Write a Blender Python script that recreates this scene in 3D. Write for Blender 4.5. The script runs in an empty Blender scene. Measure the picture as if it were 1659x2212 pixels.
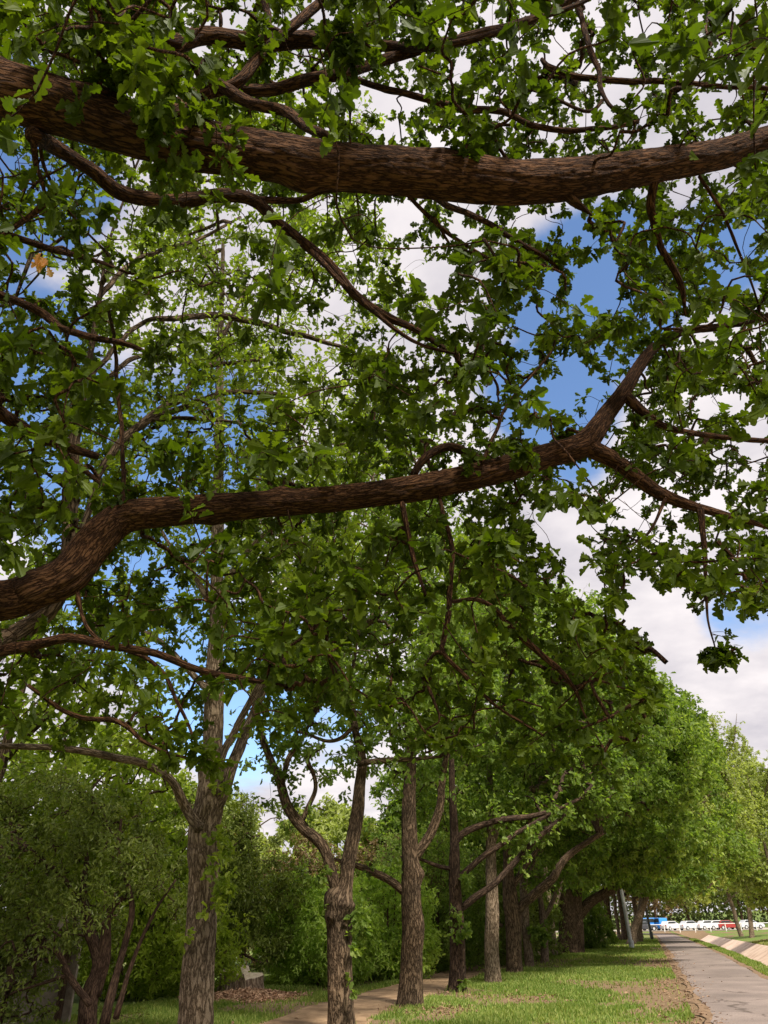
import bpy, math, random
import numpy as np
from math import radians, sin, cos, pi
random.seed(5)
RNG = np.random.default_rng(11)
scene = bpy.context.scene

# ------------------------------------------------------------------ camera
PITCH, ROLL, EYE, FPX = radians(28.8), radians(1.0), 1.6, 1597.0   # focal length in units of a 1659 px wide frame
CAMP = np.array([0.0, 0.0, EYE])
Fv = np.array([0, cos(PITCH), sin(PITCH)]); U0 = np.array([0, -sin(PITCH), cos(PITCH)]); R0 = np.array([1.0, 0, 0])
Uv = U0 * cos(ROLL) + R0 * sin(ROLL); Rv = R0 * cos(ROLL) - U0 * sin(ROLL)
cam_d = bpy.data.cameras.new("camera"); cam = bpy.data.objects.new("camera", cam_d)
scene.collection.objects.link(cam); scene.camera = cam
from mathutils import Matrix, Vector
M = Matrix(((Rv[0], Uv[0], -Fv[0], 0), (Rv[1], Uv[1], -Fv[1], 0), (Rv[2], Uv[2], -Fv[2], EYE), (0, 0, 0, 1)))
cam.matrix_world = M
cam_d.sensor_fit = 'VERTICAL'; cam_d.sensor_height = 24.0; cam_d.lens = 24.0 * FPX / 2212.0
cam_d.clip_start = 0.05; cam_d.clip_end = 2000

def ray(u, v): return Fv + Rv * ((u - 829.5) / FPX) + Uv * ((1106 - v) / FPX)
def P(u, v, y):                      # the point of the sight line (u, v) that stands y metres ahead
    d = ray(u, v); return CAMP + d * (y / d[1])
def G(u, v, z=0.0):
    d = ray(u, v); return CAMP + d * ((z - EYE) / d[2])
def proj(p):
    q = np.asarray(p) - CAMP; dep = q @ Fv
    dep = np.where(dep < 0.05, 0.05, dep)
    return 829.5 + FPX * (q @ Rv) / dep, 1106 - FPX * (q @ Uv) / dep, dep

# ------------------------------------------------------------------ exposure and render settings
scene.view_settings.view_transform = 'Standard'; scene.view_settings.look = 'None'
scene.view_settings.exposure = 0.56; scene.view_settings.gamma = 1.0
scene.cycles.max_bounces = 7; scene.cycles.diffuse_bounces = 4; scene.cycles.glossy_bounces = 2
scene.cycles.transmission_bounces = 5; scene.cycles.transparent_max_bounces = 4
scene.cycles.use_adaptive_sampling = True

# ------------------------------------------------------------------ sky and sun
SUN_EL, SUN_AZ = radians(50), radians(152)        # azimuth clockwise from +Y (straight ahead): high, to the right and a little behind
world = bpy.data.worlds.new("World"); scene.world = world; world.use_nodes = True
nt = world.node_tree; nt.nodes.clear()
def N(t, **kw):
    n = nt.nodes.new(t)
    for k, v in kw.items(): setattr(n, k, v)
    return n
out = N('ShaderNodeOutputWorld'); bg = N('ShaderNodeBackground'); bg.inputs['Strength'].default_value = 0.115
sky = N('ShaderNodeTexSky', sky_type='NISHITA'); sky.sun_disc = False; sky.sun_elevation = SUN_EL; sky.sun_rotation = SUN_AZ
tc = N('ShaderNodeTexCoord')
sep = N('ShaderNodeSeparateXYZ'); nt.links.new(tc.outputs['Generated'], sep.inputs[0])
mx = N('ShaderNodeMath', operation='MAXIMUM'); nt.links.new(sep.outputs[2], mx.inputs[0]); mx.inputs[1].default_value = 0.0
ad = N('ShaderNodeMath', operation='ADD'); nt.links.new(mx.outputs[0], ad.inputs[0]); ad.inputs[1].default_value = 0.22
cb = N('ShaderNodeCombineXYZ')
for i in (0, 1):
    dv = N('ShaderNodeMath', operation='DIVIDE'); nt.links.new(sep.outputs[i], dv.inputs[0]); nt.links.new(ad.outputs[0], dv.inputs[1]); nt.links.new(dv.outputs[0], cb.inputs[i])
n1 = N('ShaderNodeTexNoise'); n1.inputs['Scale'].default_value = 2.6; n1.inputs['Detail'].default_value = 9; n1.inputs['Roughness'].default_value = 0.62; n1.inputs['Distortion'].default_value = 0.35
nt.links.new(cb.outputs[0], n1.inputs['Vector'])
# clear patches of blue between the clouds
last = None
for (u, v, wdt, amt) in [(1285, 650, .993, 1.0), (1190, 850, .995, .8), (1190, 620, .997, .6), (30, 360, .993, .9), (20, 800, .992, .8), (240, 1010, .988, .9), (430, 960, .992, .75), (300, 1250, .99, .8),
                    (520, 1480, .992, .85), (1600, 1330, .9985, .4), (1560, 560, .9975, .6), (1240, 990, .9985, .5), (700, 1560, .997, .35)]:
    d = ray(u, v); d = d / np.linalg.norm(d)
    dot = N('ShaderNodeVectorMath', operation='DOT_PRODUCT'); nt.links.new(tc.outputs['Generated'], dot.inputs[0]); dot.inputs[1].default_value = tuple(d)
    mr = N('ShaderNodeMapRange', interpolation_type='SMOOTHSTEP'); nt.links.new(dot.outputs['Value'], mr.inputs['Value'])
    mr.inputs['From Min'].default_value = 1 - (1 - wdt) * 1.5; mr.inputs['From Max'].default_value = 1.0; mr.inputs['To Max'].default_value = amt
    if last is None: last = mr.outputs[0]
    else:
        m = N('ShaderNodeMath', operation='MAXIMUM'); nt.links.new(last, m.inputs[0]); nt.links.new(mr.outputs[0], m.inputs[1]); last = m.outputs[0]
sc_ = N('ShaderNodeMath', operation='MULTIPLY'); nt.links.new(last, sc_.inputs[0]); sc_.inputs[1].default_value = 0.85
sb = N('ShaderNodeMath', operation='SUBTRACT'); nt.links.new(n1.outputs['Fac'], sb.inputs[0]); nt.links.new(sc_.outputs[0], sb.inputs[1])
cm = N('ShaderNodeMapRange', interpolation_type='SMOOTHSTEP'); nt.links.new(sb.outputs[0], cm.inputs['Value'])
cm.inputs['From Min'].default_value = -0.02; cm.inputs['From Max'].default_value = 0.40
n2 = N('ShaderNodeTexNoise'); n2.inputs['Scale'].default_value = 2.6; n2.inputs['Detail'].default_value = 7; n2.inputs['Roughness'].default_value = 0.55
nt.links.new(cb.outputs[0], n2.inputs['Vector'])
cr = N('ShaderNodeValToRGB'); nt.links.new(n2.outputs['Fac'], cr.inputs[0])
cr.color_ramp.elements[0].position = 0.34; cr.color_ramp.elements[0].color = (3.5, 3.35, 3.75, 1)
cr.color_ramp.elements[1].position = 0.62; cr.color_ramp.elements[1].color = (6.0, 5.6, 5.65, 1)
bl = N('ShaderNodeMix', data_type='RGBA', blend_type='MULTIPLY'); bl.inputs[0].default_value = 1.0
nt.links.new(sky.outputs[0], bl.inputs[6]); bl.inputs[7].default_value = (1.08, 1.24, 1.42, 1)
mixc = N('ShaderNodeMix', data_type='RGBA'); nt.links.new(cm.outputs[0], mixc.inputs[0]); nt.links.new(bl.outputs[2], mixc.inputs[6]); nt.links.new(cr.outputs[0], mixc.inputs[7])
nt.links.new(mixc.outputs[2], bg.inputs[0]); nt.links.new(bg.outputs[0], out.inputs[0])

sun_d = bpy.data.lights.new("sun", 'SUN'); sun = bpy.data.objects.new("sun", sun_d); scene.collection.objects.link(sun)
sun_d.energy = 5.0; sun_d.angle = radians(8); sun_d.color = (1.0, 0.94, 0.84)
sd = Vector((sin(SUN_AZ) * cos(SUN_EL), cos(SUN_AZ) * cos(SUN_EL), sin(SUN_EL)))
sun.rotation_euler = sd.to_track_quat('Z', 'Y').to_euler()

# ------------------------------------------------------------------ helpers
COL = scene.collection
def link(o, parent=None):
    COL.objects.link(o)
    if parent is not None: o.parent = parent
    return o
def tag(o, label=None, cat=None, group=None, kind=None):
    if label: o['label'] = label
    if cat: o['category'] = cat
    if group: o['group'] = group
    if kind: o['kind'] = kind
    return o
def empty(name, loc=(0, 0, 0)):
    o = bpy.data.objects.new(name, None); o.empty_display_size = .2; link(o); o.location = loc
    return o
def mesh_obj(name, V, loops, starts, mat, parent=None, attrs=None, smooth=True, origin=None):
    """V (n,3) world coordinates; loops flat vertex indices; starts loop start of each face"""
    me = bpy.data.meshes.new(name)
    V = np.asarray(V, dtype=np.float32)
    off = np.zeros(3)
    if parent is not None: off = np.array(parent.matrix_world.translation if parent.parent is None and False else world_loc(parent))
    elif origin is not None: off = np.array(origin)
    me.vertices.add(len(V)); me.vertices.foreach_set('co', (V - off.astype(np.float32)).ravel())
    loops = np.asarray(loops, dtype=np.int32); starts = np.asarray(starts, dtype=np.int32)
    me.loops.add(len(loops)); me.loops.foreach_set('vertex_index', loops)
    me.polygons.add(len(starts)); me.polygons.foreach_set('loop_start', starts)
    if attrs:
        for k, a in attrs.items():
            a = np.asarray(a, dtype=np.float32)
            if a.ndim == 2: at = me.attributes.new(k, 'FLOAT_VECTOR', 'POINT'); at.data.foreach_set('vector', a.ravel())
            else: at = me.attributes.new(k, 'FLOAT', 'POINT'); at.data.foreach_set('value', a)
    me.update(calc_edges=True)
    if not smooth: me.polygons.foreach_set('use_smooth', np.zeros(len(starts), dtype=bool))
    else: me.polygons.foreach_set('use_smooth', np.ones(len(starts), dtype=bool))
    me.materials.append(mat)
    o = bpy.data.objects.new(name, me); link(o, parent)
    if parent is None and origin is not None: o.location = origin
    return o
def world_loc(o):
    l = np.zeros(3)
    while o is not None:
        l = l + np.array(o.location); o = o.parent
    return l
def quads(name, V, Q, mat, parent=None, **kw):
    Q = np.asarray(Q, dtype=np.int32); return mesh_obj(name, V, Q.ravel(), np.arange(len(Q)) * Q.shape[1], mat, parent, **kw)
def polys(name, V, faces, mat, parent=None, **kw):
    loops = [i for f in faces for i in f]; starts = np.cumsum([0] + [len(f) for f in faces[:-1]])
    return mesh_obj(name, V, loops, starts, mat, parent, **kw)

_h = np.random.default_rng(3).random(4096)
def vnoise(p):
    p = np.asarray(p, dtype=np.float64); i = np.floor(p).astype(np.int64); f = p - i; f = f * f * (3 - 2 * f)
    def hsh(a, b, c): return _h[((a * 73856093) ^ (b * 19349663) ^ (c * 83492791)) & 4095]
    r = 0
    for dx in (0, 1):
        for dy in (0, 1):
            for dz in (0, 1):
                w = (f[..., 0] if dx else 1 - f[..., 0]) * (f[..., 1] if dy else 1 - f[..., 1]) * (f[..., 2] if dz else 1 - f[..., 2])
                r = r + w * hsh(i[..., 0] + dx, i[..., 1] + dy, i[..., 2] + dz)
    return r
def smooth_path(pts, step):
    """Catmull-Rom through rows (x,y,z,r), resampled every step metres"""
    p = np.array(pts, dtype=float)
    if len(p) == 2: p = np.vstack([p[0], (p[0] + p[1]) / 2, p[1]])
    q = np.vstack([2 * p[0] - p[1], p, 2 * p[-1] - p[-2]]); outp = []
    for i in range(1, len(q) - 2):
        L = np.linalg.norm(q[i + 1, :3] - q[i, :3]); n = max(2, int(L / step)); t = np.linspace(0, 1, n, endpoint=False)[:, None]
        outp.append(.5 * (2 * q[i] + (q[i + 1] - q[i - 1]) * t + (2 * q[i - 1] - 5 * q[i] + 4 * q[i + 1] - q[i + 2]) * t ** 2 + (3 * q[i] - q[i - 1] - 3 * q[i + 1] + q[i + 2]) * t ** 3))
    outp.append(q[-2][None]); o = np.vstack(outp); o[:, 3] = np.maximum(o[:, 3], .002)
    return o
def frames(C):
    T = np.gradient(C, axis=0); T /= np.linalg.norm(T, axis=1)[:, None] + 1e-9
    a = np.cross(T[0], [0, 0, 1.0]);
    if np.linalg.norm(a) < .1: a = np.array([1.0, 0, 0])
    A = np.zeros_like(T); a = a / np.linalg.norm(a)
    for i in range(len(T)):
        a = a - T[i] * (a @ T[i]); a /= np.linalg.norm(a); A[i] = a
    return T, A, np.cross(T, A)
def limb_mesh(paths, seg, step, bark=0.0, cell=.03, bumps=(), flare=0.0, warp=.06, seed=0, kink=0.0):
    """paths: list of control rows (x,y,z,r). Returns V, quads, bark coordinate"""
    Vs, Qs, Bs = [], [], []; base = 0
    for k, cp in enumerate(paths):
        c = smooth_path(cp, step); C = c[:, :3]; r = c[:, 3]; n = len(c)
        if kink:
            s_ = np.concatenate([[0], np.cumsum(np.linalg.norm(np.diff(C, axis=0), axis=1))]); wl = np.maximum(r, .02).mean() * 9; e_ = np.minimum(1, s_ / wl)
            C = C + np.stack([vnoise(np.stack([s_ / wl + seed * 2.3, s_ * 0 + j_ * 7.7, s_ * 0 + seed], -1)) - .5 for j_ in range(3)], -1) * (r * kink * e_)[:, None]
        T, A, B = frames(C); th = np.linspace(0, 2 * pi, seg, endpoint=False)
        s = np.concatenate([[0], np.cumsum(np.linalg.norm(np.diff(C, axis=0), axis=1))])
        TH, S = np.meshgrid(th, s); Rr = np.repeat(r[:, None], seg, 1).copy()
        rm = r.mean()
        ox, oy = seed * 3.7 + k * 5.1, seed * 1.3
        bk = np.stack([np.cos(TH) * rm + ox, np.sin(TH) * rm + oy, S], -1)
        Rr *= 1 + warp * 2 * (vnoise(np.stack([np.cos(TH) * 1.1 + ox, np.sin(TH) * 1.1 + oy, S / (rm * 4 + .02)], -1)) - .5)
        if flare: Rr *= 1 + flare * np.exp(-S / (rm * 1.6)) * (1 + .35 * np.sin(TH * 5 + seed))
        for (bs, ba, amp, wd) in bumps:
            da = (TH - ba + pi) % (2 * pi) - pi
            Rr += amp * np.exp(-((S - bs) ** 2 + (da * rm) ** 2) / (2 * wd * wd))
        if bark:
            q = bk / np.array([cell, cell, cell * 7]); w_ = vnoise(q * .5 + 7)[..., None] * 1.6
            rid = np.minimum(1, 3.2 * np.abs(2 * vnoise(q + w_) - 1)); rid2 = np.minimum(1, 3 * np.abs(2 * vnoise(q * 2.1 + w_ + 31) - 1))
            Rr += bark * (rid * .7 + rid2 * .3 - .72) * np.minimum(1, Rr / .05)
        V = C[:, None] + Rr[..., None] * (np.cos(TH)[..., None] * A[:, None] + np.sin(TH)[..., None] * B[:, None])
        i = np.arange(n - 1)[:, None] * seg; j = np.arange(seg)[None]; j2 = (j + 1) % seg
        Q = np.stack([i + j, i + j2, i + seg + j2, i + seg + j], -1).reshape(-1, 4) + base
        # end cap: a point
        Vs.append(V.reshape(-1, 3)); Bs.append(bk.reshape(-1, 3)); Qs.append(Q); base += n * seg
        tip = C[-1] + T[-1] * r[-1] * .6; Vs.append(tip[None]); Bs.append(bk[-1, :1])
        l = base - seg; Qs.append(np.stack([l + j[0], l + j2[0], np.full(seg, base), np.full(seg, base)], -1)); base += 1
        Vs.append((C[0] - T[0] * r[0] * .4)[None]); Bs.append(bk[0, :1]); l = base - 1 - n * seg; Qs.append(np.stack([l + j2[0], l + j[0], np.full(seg, base), np.full(seg, base)], -1)); base += 1
    return np.vstack(Vs), np.vstack(Qs), np.vstack(Bs)
def limb_obj(name, paths, mat, parent, seg=24, step=.06, **kw):
    V, Q, B = limb_mesh(paths, seg, step, **kw)
    tri = Q[:, 2] == Q[:, 3]; q4 = Q[~tri]; q3 = Q[tri][:, :3]
    loops = np.concatenate([q4.ravel(), q3.ravel()]); starts = np.concatenate([np.arange(len(q4)) * 4, len(q4) * 4 + np.arange(len(q3)) * 3])
    return mesh_obj(name, V, loops, starts, mat, parent, attrs={'bk': B})
def twig_batch(name, pts, rad, mat, parent, seg=4):
    """pts (n,k,3) rad (n,k): all the fine twigs of one crown"""
    n, k, _ = pts.shape
    T = np.gradient(pts, axis=1); T /= np.linalg.norm(T, axis=2)[..., None] + 1e-9
    ref = np.where(np.abs(T[:, :1, 2:3]) > .8, np.array([1.0, 0, 0]), np.array([0, 0, 1.0]))
    A = np.cross(T, np.broadcast_to(ref, T.shape)); A /= np.linalg.norm(A, axis=2)[..., None] + 1e-9; B = np.cross(T, A)
    th = np.arange(seg) * 2 * pi / seg
    V = pts[:, :, None] + rad[:, :, None, None] * (np.cos(th)[:, None] * A[:, :, None] + np.sin(th)[:, None] * B[:, :, None])
    i = (np.arange(n) * k * seg)[:, None, None] + (np.arange(k - 1) * seg)[None, :, None]; j = np.arange(seg)[None, None]; j2 = (j + 1) % seg
    Q = np.stack([i + j, i + j2, i + seg + j2, i + seg + j], -1).reshape(-1, 4)
    V = V.reshape(-1, 3)
    return quads(name, V, Q, mat, parent, attrs={'bk': V * np.array([1, 1, 1.0])})

# ---- leaves
def leaf_template(half, fold=.35, droop=.18):
    h = np.array(half, dtype=float); nb = len(h)
    V = [(0, 0, 0)] + [(x, y, 0) for x, y in h] + [(0, 1, 0)] + [(-x, y, 0) for x, y in h[::-1]]
    V = np.array(V); V[:, 2] = np.abs(V[:, 0]) * fold - droop * V[:, 1] ** 2
    f = [list(range(0, nb + 2)), [0] + list(range(nb + 1, 2 * nb + 2))]
    return V, f
OAK = leaf_template([(.03, .10), (.12, .16), (.15, .23), (.09, .31), (.19, .37), (.25, .45), (.22, .52), (.14, .57), (.26, .62), (.32, .71), (.28, .79), (.17, .83), (.17, .92), (.08, .99)])
OAK2 = leaf_template([(.15, .2), (.10, .32), (.27, .47), (.15, .58), (.31, .72), (.20, .88)])
OVAL = leaf_template([(.2, .35), (.17, .7)], fold=.3)
DIAM = leaf_template([(.28, .5)], fold=.4, droop=.2)
def leaves(name, pos, direc, nrm, size, tmpl, mat, parent, lv=None, width=1.0):
    TV, TF = tmpl; n = len(pos); k = len(TV)
    d = direc / (np.linalg.norm(direc, axis=1)[:, None] + 1e-9)
    nn = nrm - d * np.sum(nrm * d, 1)[:, None]; nn /= np.linalg.norm(nn, axis=1)[:, None] + 1e-9
    s = np.cross(d, nn)
    V = pos[:, None] + size[:, None, None] * (TV[None, :, 0:1] * width * s[:, None] + TV[None, :, 1:2] * d[:, None] + TV[None, :, 2:3] * RNG.uniform(.2, 2.6, n)[:, None, None] * nn[:, None])
    lp = np.array([i for f in TF for i in f]); loops = (np.arange(n)[:, None] * k + lp[None]).ravel()
    L = len(lp); st = np.cumsum([0] + [len(f) for f in TF[:-1]]); starts = (np.arange(n)[:, None] * L + st[None]).ravel()
    if lv is None: lv = RNG.random(n)
    return mesh_obj(name, V.reshape(-1, 3), loops, starts, mat, parent, attrs={'lv': np.repeat(lv, k)}, smooth=False)

# ------------------------------------------------------------------ materials
def new_mat(name):
    m = bpy.data.materials.new(name); m.use_nodes = True; t = m.node_tree; t.nodes.clear()
    o = t.nodes.new('ShaderNodeOutputMaterial'); return m, t, o
def ramp(t, stops, src):
    r = t.nodes.new('ShaderNodeValToRGB'); e = r.color_ramp.elements
    while len(e) < len(stops): e.new(.5)
    for x, (p, c) in zip(e, stops): x.position = p; x.color = (*c, 1)
    t.links.new(src, r.inputs[0]); return r.outputs[0]
def noise(t, vec, scale, detail=4, rough=.55):
    n = t.nodes.new('ShaderNodeTexNoise'); n.inputs['Scale'].default_value = scale; n.inputs['Detail'].default_value = detail; n.inputs['Roughness'].default_value = rough
    if vec is not None: t.links.new(vec, n.inputs['Vector'])
    return n.outputs['Fac']
def pos_of(t): return t.nodes.new('ShaderNodeNewGeometry').outputs['Position']
def leaf_mat(name, dark, mid, light, trans=.45, rough=.5, accent=None, spec=.18, patch=.35):
    m, t, o = new_mat(name)
    a = t.nodes.new('ShaderNodeAttribute'); a.attribute_name = 'lv'
    g = noise(t, pos_of(t), patch, 2)
    mm = t.nodes.new('ShaderNodeMath'); mm.operation = 'MULTIPLY_ADD'; t.links.new(g, mm.inputs[0]); mm.inputs[1].default_value = .8; mm.inputs[2].default_value = -.4
    s = t.nodes.new('ShaderNodeMath'); s.operation = 'ADD'; t.links.new(a.outputs['Fac'], s.inputs[0]); t.links.new(mm.outputs[0], s.inputs[1])
    stops = [(.0, dark), (.5, mid), (.93, light)]
    if accent: stops += [(.985, light), (.995, accent)]
    c = ramp(t, stops, s.outputs[0] if not accent else a.outputs['Fac'])
    pr = t.nodes.new('ShaderNodeBsdfPrincipled'); t.links.new(c, pr.inputs['Base Color']); pr.inputs['Roughness'].default_value = rough; pr.inputs['Specular IOR Level'].default_value = spec
    tr = t.nodes.new('ShaderNodeBsdfTranslucent')
    h = t.nodes.new('ShaderNodeMix'); h.data_type = 'RGBA'; h.blend_type = 'MULTIPLY'; h.inputs[0].default_value = 1; t.links.new(c, h.inputs[6]); h.inputs[7].default_value = (1.75, 1.9, .6, 1)
    t.links.new(h.outputs[2], tr.inputs[0])
    mi = t.nodes.new('ShaderNodeMixShader'); mi.inputs[0].default_value = trans
    t.links.new(pr.outputs[0], mi.inputs[1]); t.links.new(tr.outputs[0], mi.inputs[2]); t.links.new(mi.outputs[0], o.inputs[0])
    return m
def bark_mat(name, dark, mid, light, cell=.03, bump=.6, moss=0.0):
    m, t, o = new_mat(name)
    a = t.nodes.new('ShaderNodeAttribute'); a.attribute_name = 'bk'
    mp = t.nodes.new('ShaderNodeMapping'); mp.inputs['Scale'].default_value = (1 / cell, 1 / cell, 1 / (cell * 6)); t.links.new(a.outputs['Vector'], mp.inputs[0])
    f1 = noise(t, mp.outputs[0], 1.0, 3, .55); f2 = noise(t, a.outputs['Vector'], 2.5, 4)
    mp2 = t.nodes.new('ShaderNodeMapping'); mp2.inputs['Scale'].default_value = (2.5 / cell, 2.5 / cell, 1 / cell); t.links.new(a.outputs['Vector'], mp2.inputs[0])
    f3 = noise(t, mp2.outputs[0], 1.0, 5, .7)
    def mth(op, x, y=None, z=None, clamp=False):
        n_ = t.nodes.new('ShaderNodeMath'); n_.operation = op; n_.use_clamp = clamp
        for i_, v_ in enumerate((x, y, z)):
            if v_ is None: continue
            if isinstance(v_, (int, float)): n_.inputs[i_].default_value = v_
            else: t.links.new(v_, n_.inputs[i_])
        return n_.outputs[0]
    fis = mth('MULTIPLY', mth('ABSOLUTE', mth('SUBTRACT', f1, .5)), 9.0, clamp=True)
    hv_ = mth('ADD', mth('MULTIPLY', fis, .6), mth('MULTIPLY', f3, .5), clamp=True)
    class _o: outputs = [hv_]
    hv = _o
    c = ramp(t, [(.22, dark), (.55, mid), (.92, light)], hv_)
    big = ramp(t, [(.3, (.72, .72, .72)), (.7, (1.25, 1.2, 1.15))], f2)
    mu = t.nodes.new('ShaderNodeMix'); mu.data_type = 'RGBA'; mu.blend_type = 'MULTIPLY'; mu.inputs[0].default_value = 1; t.links.new(c, mu.inputs[6]); t.links.new(big, mu.inputs[7])
    pr = t.nodes.new('ShaderNodeBsdfPrincipled'); t.links.new(mu.outputs[2], pr.inputs['Base Color']); pr.inputs['Roughness'].default_value = .9; pr.inputs['Specular IOR Level'].default_value = .15
    b = t.nodes.new('ShaderNodeBump'); b.inputs['Strength'].default_value = bump; b.inputs['Distance'].default_value = cell * 1.2; t.links.new(hv.outputs[0], b.inputs['Height']); t.links.new(b.outputs[0], pr.inputs['Normal'])
    t.links.new(pr.outputs[0], o.inputs[0]); return m
def plain_mat(name, c1, c2, scale=5, rough=.8, bump=0, metal=0.0, spec=.3, stops=None, detail=6):
    m, t, o = new_mat(name); p = pos_of(t); f = noise(t, p, scale, detail, .6)
    c = ramp(t, stops or [(.35, c1), (.65, c2)], f)
    pr = t.nodes.new('ShaderNodeBsdfPrincipled'); t.links.new(c, pr.inputs['Base Color']); pr.inputs['Roughness'].default_value = rough; pr.inputs['Metallic'].default_value = metal; pr.inputs['Specular IOR Level'].default_value = spec
    if bump:
        b = t.nodes.new('ShaderNodeBump'); b.inputs['Strength'].default_value = .7; b.inputs['Distance'].default_value = bump; t.links.new(f, b.inputs['Height']); t.links.new(b.outputs[0], pr.inputs['Normal'])
    t.links.new(pr.outputs[0], o.inputs[0]); return m

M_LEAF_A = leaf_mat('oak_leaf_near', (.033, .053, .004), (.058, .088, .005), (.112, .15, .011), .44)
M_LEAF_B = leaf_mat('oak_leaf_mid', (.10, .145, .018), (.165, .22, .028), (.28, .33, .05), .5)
M_LEAF_C = leaf_mat('oak_leaf_row', (.078, .125, .026), (.14, .205, .042), (.26, .325, .085), .5, patch=.22)
M_LEAF_D = leaf_mat('olive_leaf', (.085, .12, .022), (.16, .20, .04), (.28, .32, .09), .35, .4, accent=(.40, .10, .04), spec=.3)
M_LEAF_E = leaf_mat('fresh_green_leaf', (.20, .28, .06), (.32, .43, .09), (.45, .55, .15), .42)
M_LEAF_F = leaf_mat('far_leaf', (.18, .215, .065), (.28, .32, .10), (.42, .45, .17), .45)
M_LEAF_R = leaf_mat('red_shrub_leaf', (.09, .07, .035), (.15, .10, .05), (.20, .14, .07), .3)
M_LEAF_Y = leaf_mat('yellow_leaf', (.16, .22, .03), (.26, .33, .04), (.35, .42, .06), .4)
M_LITTER = plain_mat('old_litter', (.16, .09, .05), (.40, .26, .16), 40, .9)
M_DRY = plain_mat('dry_leaf', (.26, .14, .08), (.66, .44, .29), 40, .9)
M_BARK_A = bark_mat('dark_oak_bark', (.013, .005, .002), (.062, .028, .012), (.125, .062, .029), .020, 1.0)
M_BARK_T = bark_mat('brown_oak_bark', (.024, .016, .009), (.105, .070, .043), (.20, .14, .09), .032, 1.0)
M_BARK_P = bark_mat('pale_oak_bark', (.06, .042, .027), (.185, .135, .09), (.31, .24, .17), .028, 1.0)
M_BARK_S = bark_mat('shrub_bark', (.03, .018, .012), (.07, .042, .03), (.14, .09, .06), .02, .5)

# ------------------------------------------------------------------ the ground
DX, DY = .29, .957                                 # direction of the path along the row of trees
def SN(s, n, z=0.0): return np.array([n * DY + s * DX, -n * DX + s * DY, z])
def to_sn(p): p = np.asarray(p); return p[..., 0] * DX + p[..., 1] * DY, p[..., 0] * DY - p[..., 1] * DX
PROF = [(-900, 2), (-200, .5), (-60, .0), (-30, 0), (-14, 0), (-9, 0), (-7, 0), (-5, 0), (-3, 0), (-1, 0), (1, 0), (2.5, 0), (2.9, 0), (3.5, -.02), (3.8, -.12), (4.9, -1.65), (6.3, -1.7), (8.6, -.55), (8.9, -.46), (10, -.36), (14, -.02), (22, .45), (40, 1.1), (90, 2.2), (300, 4), (900, 10)]
def ground_z(n, s=None):
    z = np.interp(n, [a for a, b in PROF], [b for a, b in PROF])
    return z if s is None else z * np.where((n > 3.45) & (n < 22), np.clip((152 - s) / 9, 0, 1), 1) + dec(s)
def dec(s): return np.interp(s, [40, 60, 90, 130, 160, 400, 900], [0, -.15, -.45, -.85, -1.1, -1.1, 0])
def gz(x, y):
    s, n = to_sn(np.stack([x, y], -1)); return ground_z(n, s) + lump(s, n)
def lump(s, n):
    w = np.clip((np.abs(n - 1.8) - 1.6) / 1.5, 0, 1) * np.where((n > 2.9) & (n < 10), 0, 1)
    return (vnoise(np.stack([s * .35, n * .35, s * 0], -1)) - .5) * .10 * w * np.clip(1 - (s - 60) / 60, 0, 1)
ss = np.concatenate([np.linspace(-60, 8, 18), np.linspace(9, 70, 250), np.linspace(72, 190, 80), np.array([200, 300, 500, 900, 1500])])
nsl = np.unique(np.concatenate([np.array([a for a, b in PROF], float), np.linspace(-14, 4.0, 90), np.linspace(9, 22, 22)]))
S_, N_ = np.meshgrid(ss, nsl, indexing='ij')
Z_ = ground_z(N_, S_) + lump(S_, N_)
Vg = np.stack([N_ * DY + S_ * DX, -N_ * DX + S_ * DY, Z_], -1).reshape(-1, 3)
ni, nj = S_.shape; ii, jj = np.meshgrid(np.arange(ni - 1), np.arange(nj - 1), indexing='ij'); a0 = (ii * nj + jj).ravel()
Qg = np.stack([a0, a0 + 1, a0 + nj + 1, a0 + nj], -1)
def ground_mat():
    m, t, o = new_mat('lawn'); p = pos_of(t)
    f1 = noise(t, p, .55, 5, .6); f2 = noise(t, p, 9, 5, .7); f3 = noise(t, p, 60, 3, .7)
    g = ramp(t, [(.3, (.09, .135, .03)), (.6, (.15, .20, .05)), (.8, (.25, .25, .09))], f2)
    br = ramp(t, [(.3, (.13, .085, .05)), (.7, (.27, .19, .11))], f3)
    sa = t.nodes.new('ShaderNodeAttribute'); sa.attribute_name = 'soil'
    sm = t.nodes.new('ShaderNodeMath'); sm.operation = 'MULTIPLY_ADD'; t.links.new(f2, sm.inputs[0]); sm.inputs[1].default_value = .5; t.links.new(sa.outputs['Fac'], sm.inputs[2])
    k = ramp(t, [(.55, (0, 0, 0)), (.95, (1, 1, 1))], sm.outputs[0])
    mi = t.nodes.new('ShaderNodeMix'); mi.data_type = 'RGBA'; t.links.new(k, mi.inputs[0]); t.links.new(g, mi.inputs[6]); t.links.new(br, mi.inputs[7])
    pr = t.nodes.new('ShaderNodeBsdfPrincipled'); t.links.new(mi.outputs[2], pr.inputs['Base Color']); pr.inputs['Roughness'].default_value = .95; pr.inputs['Specular IOR Level'].default_value = .1
    b = t.nodes.new('ShaderNodeBump'); b.inputs['Strength'].default_value = .8; b.inputs['Distance'].default_value = .04; t.links.new(f2, b.inputs['Height']); t.links.new(b.outputs[0], pr.inputs['Normal'])
    t.links.new(pr.outputs[0], o.inputs[0]); return m

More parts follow.
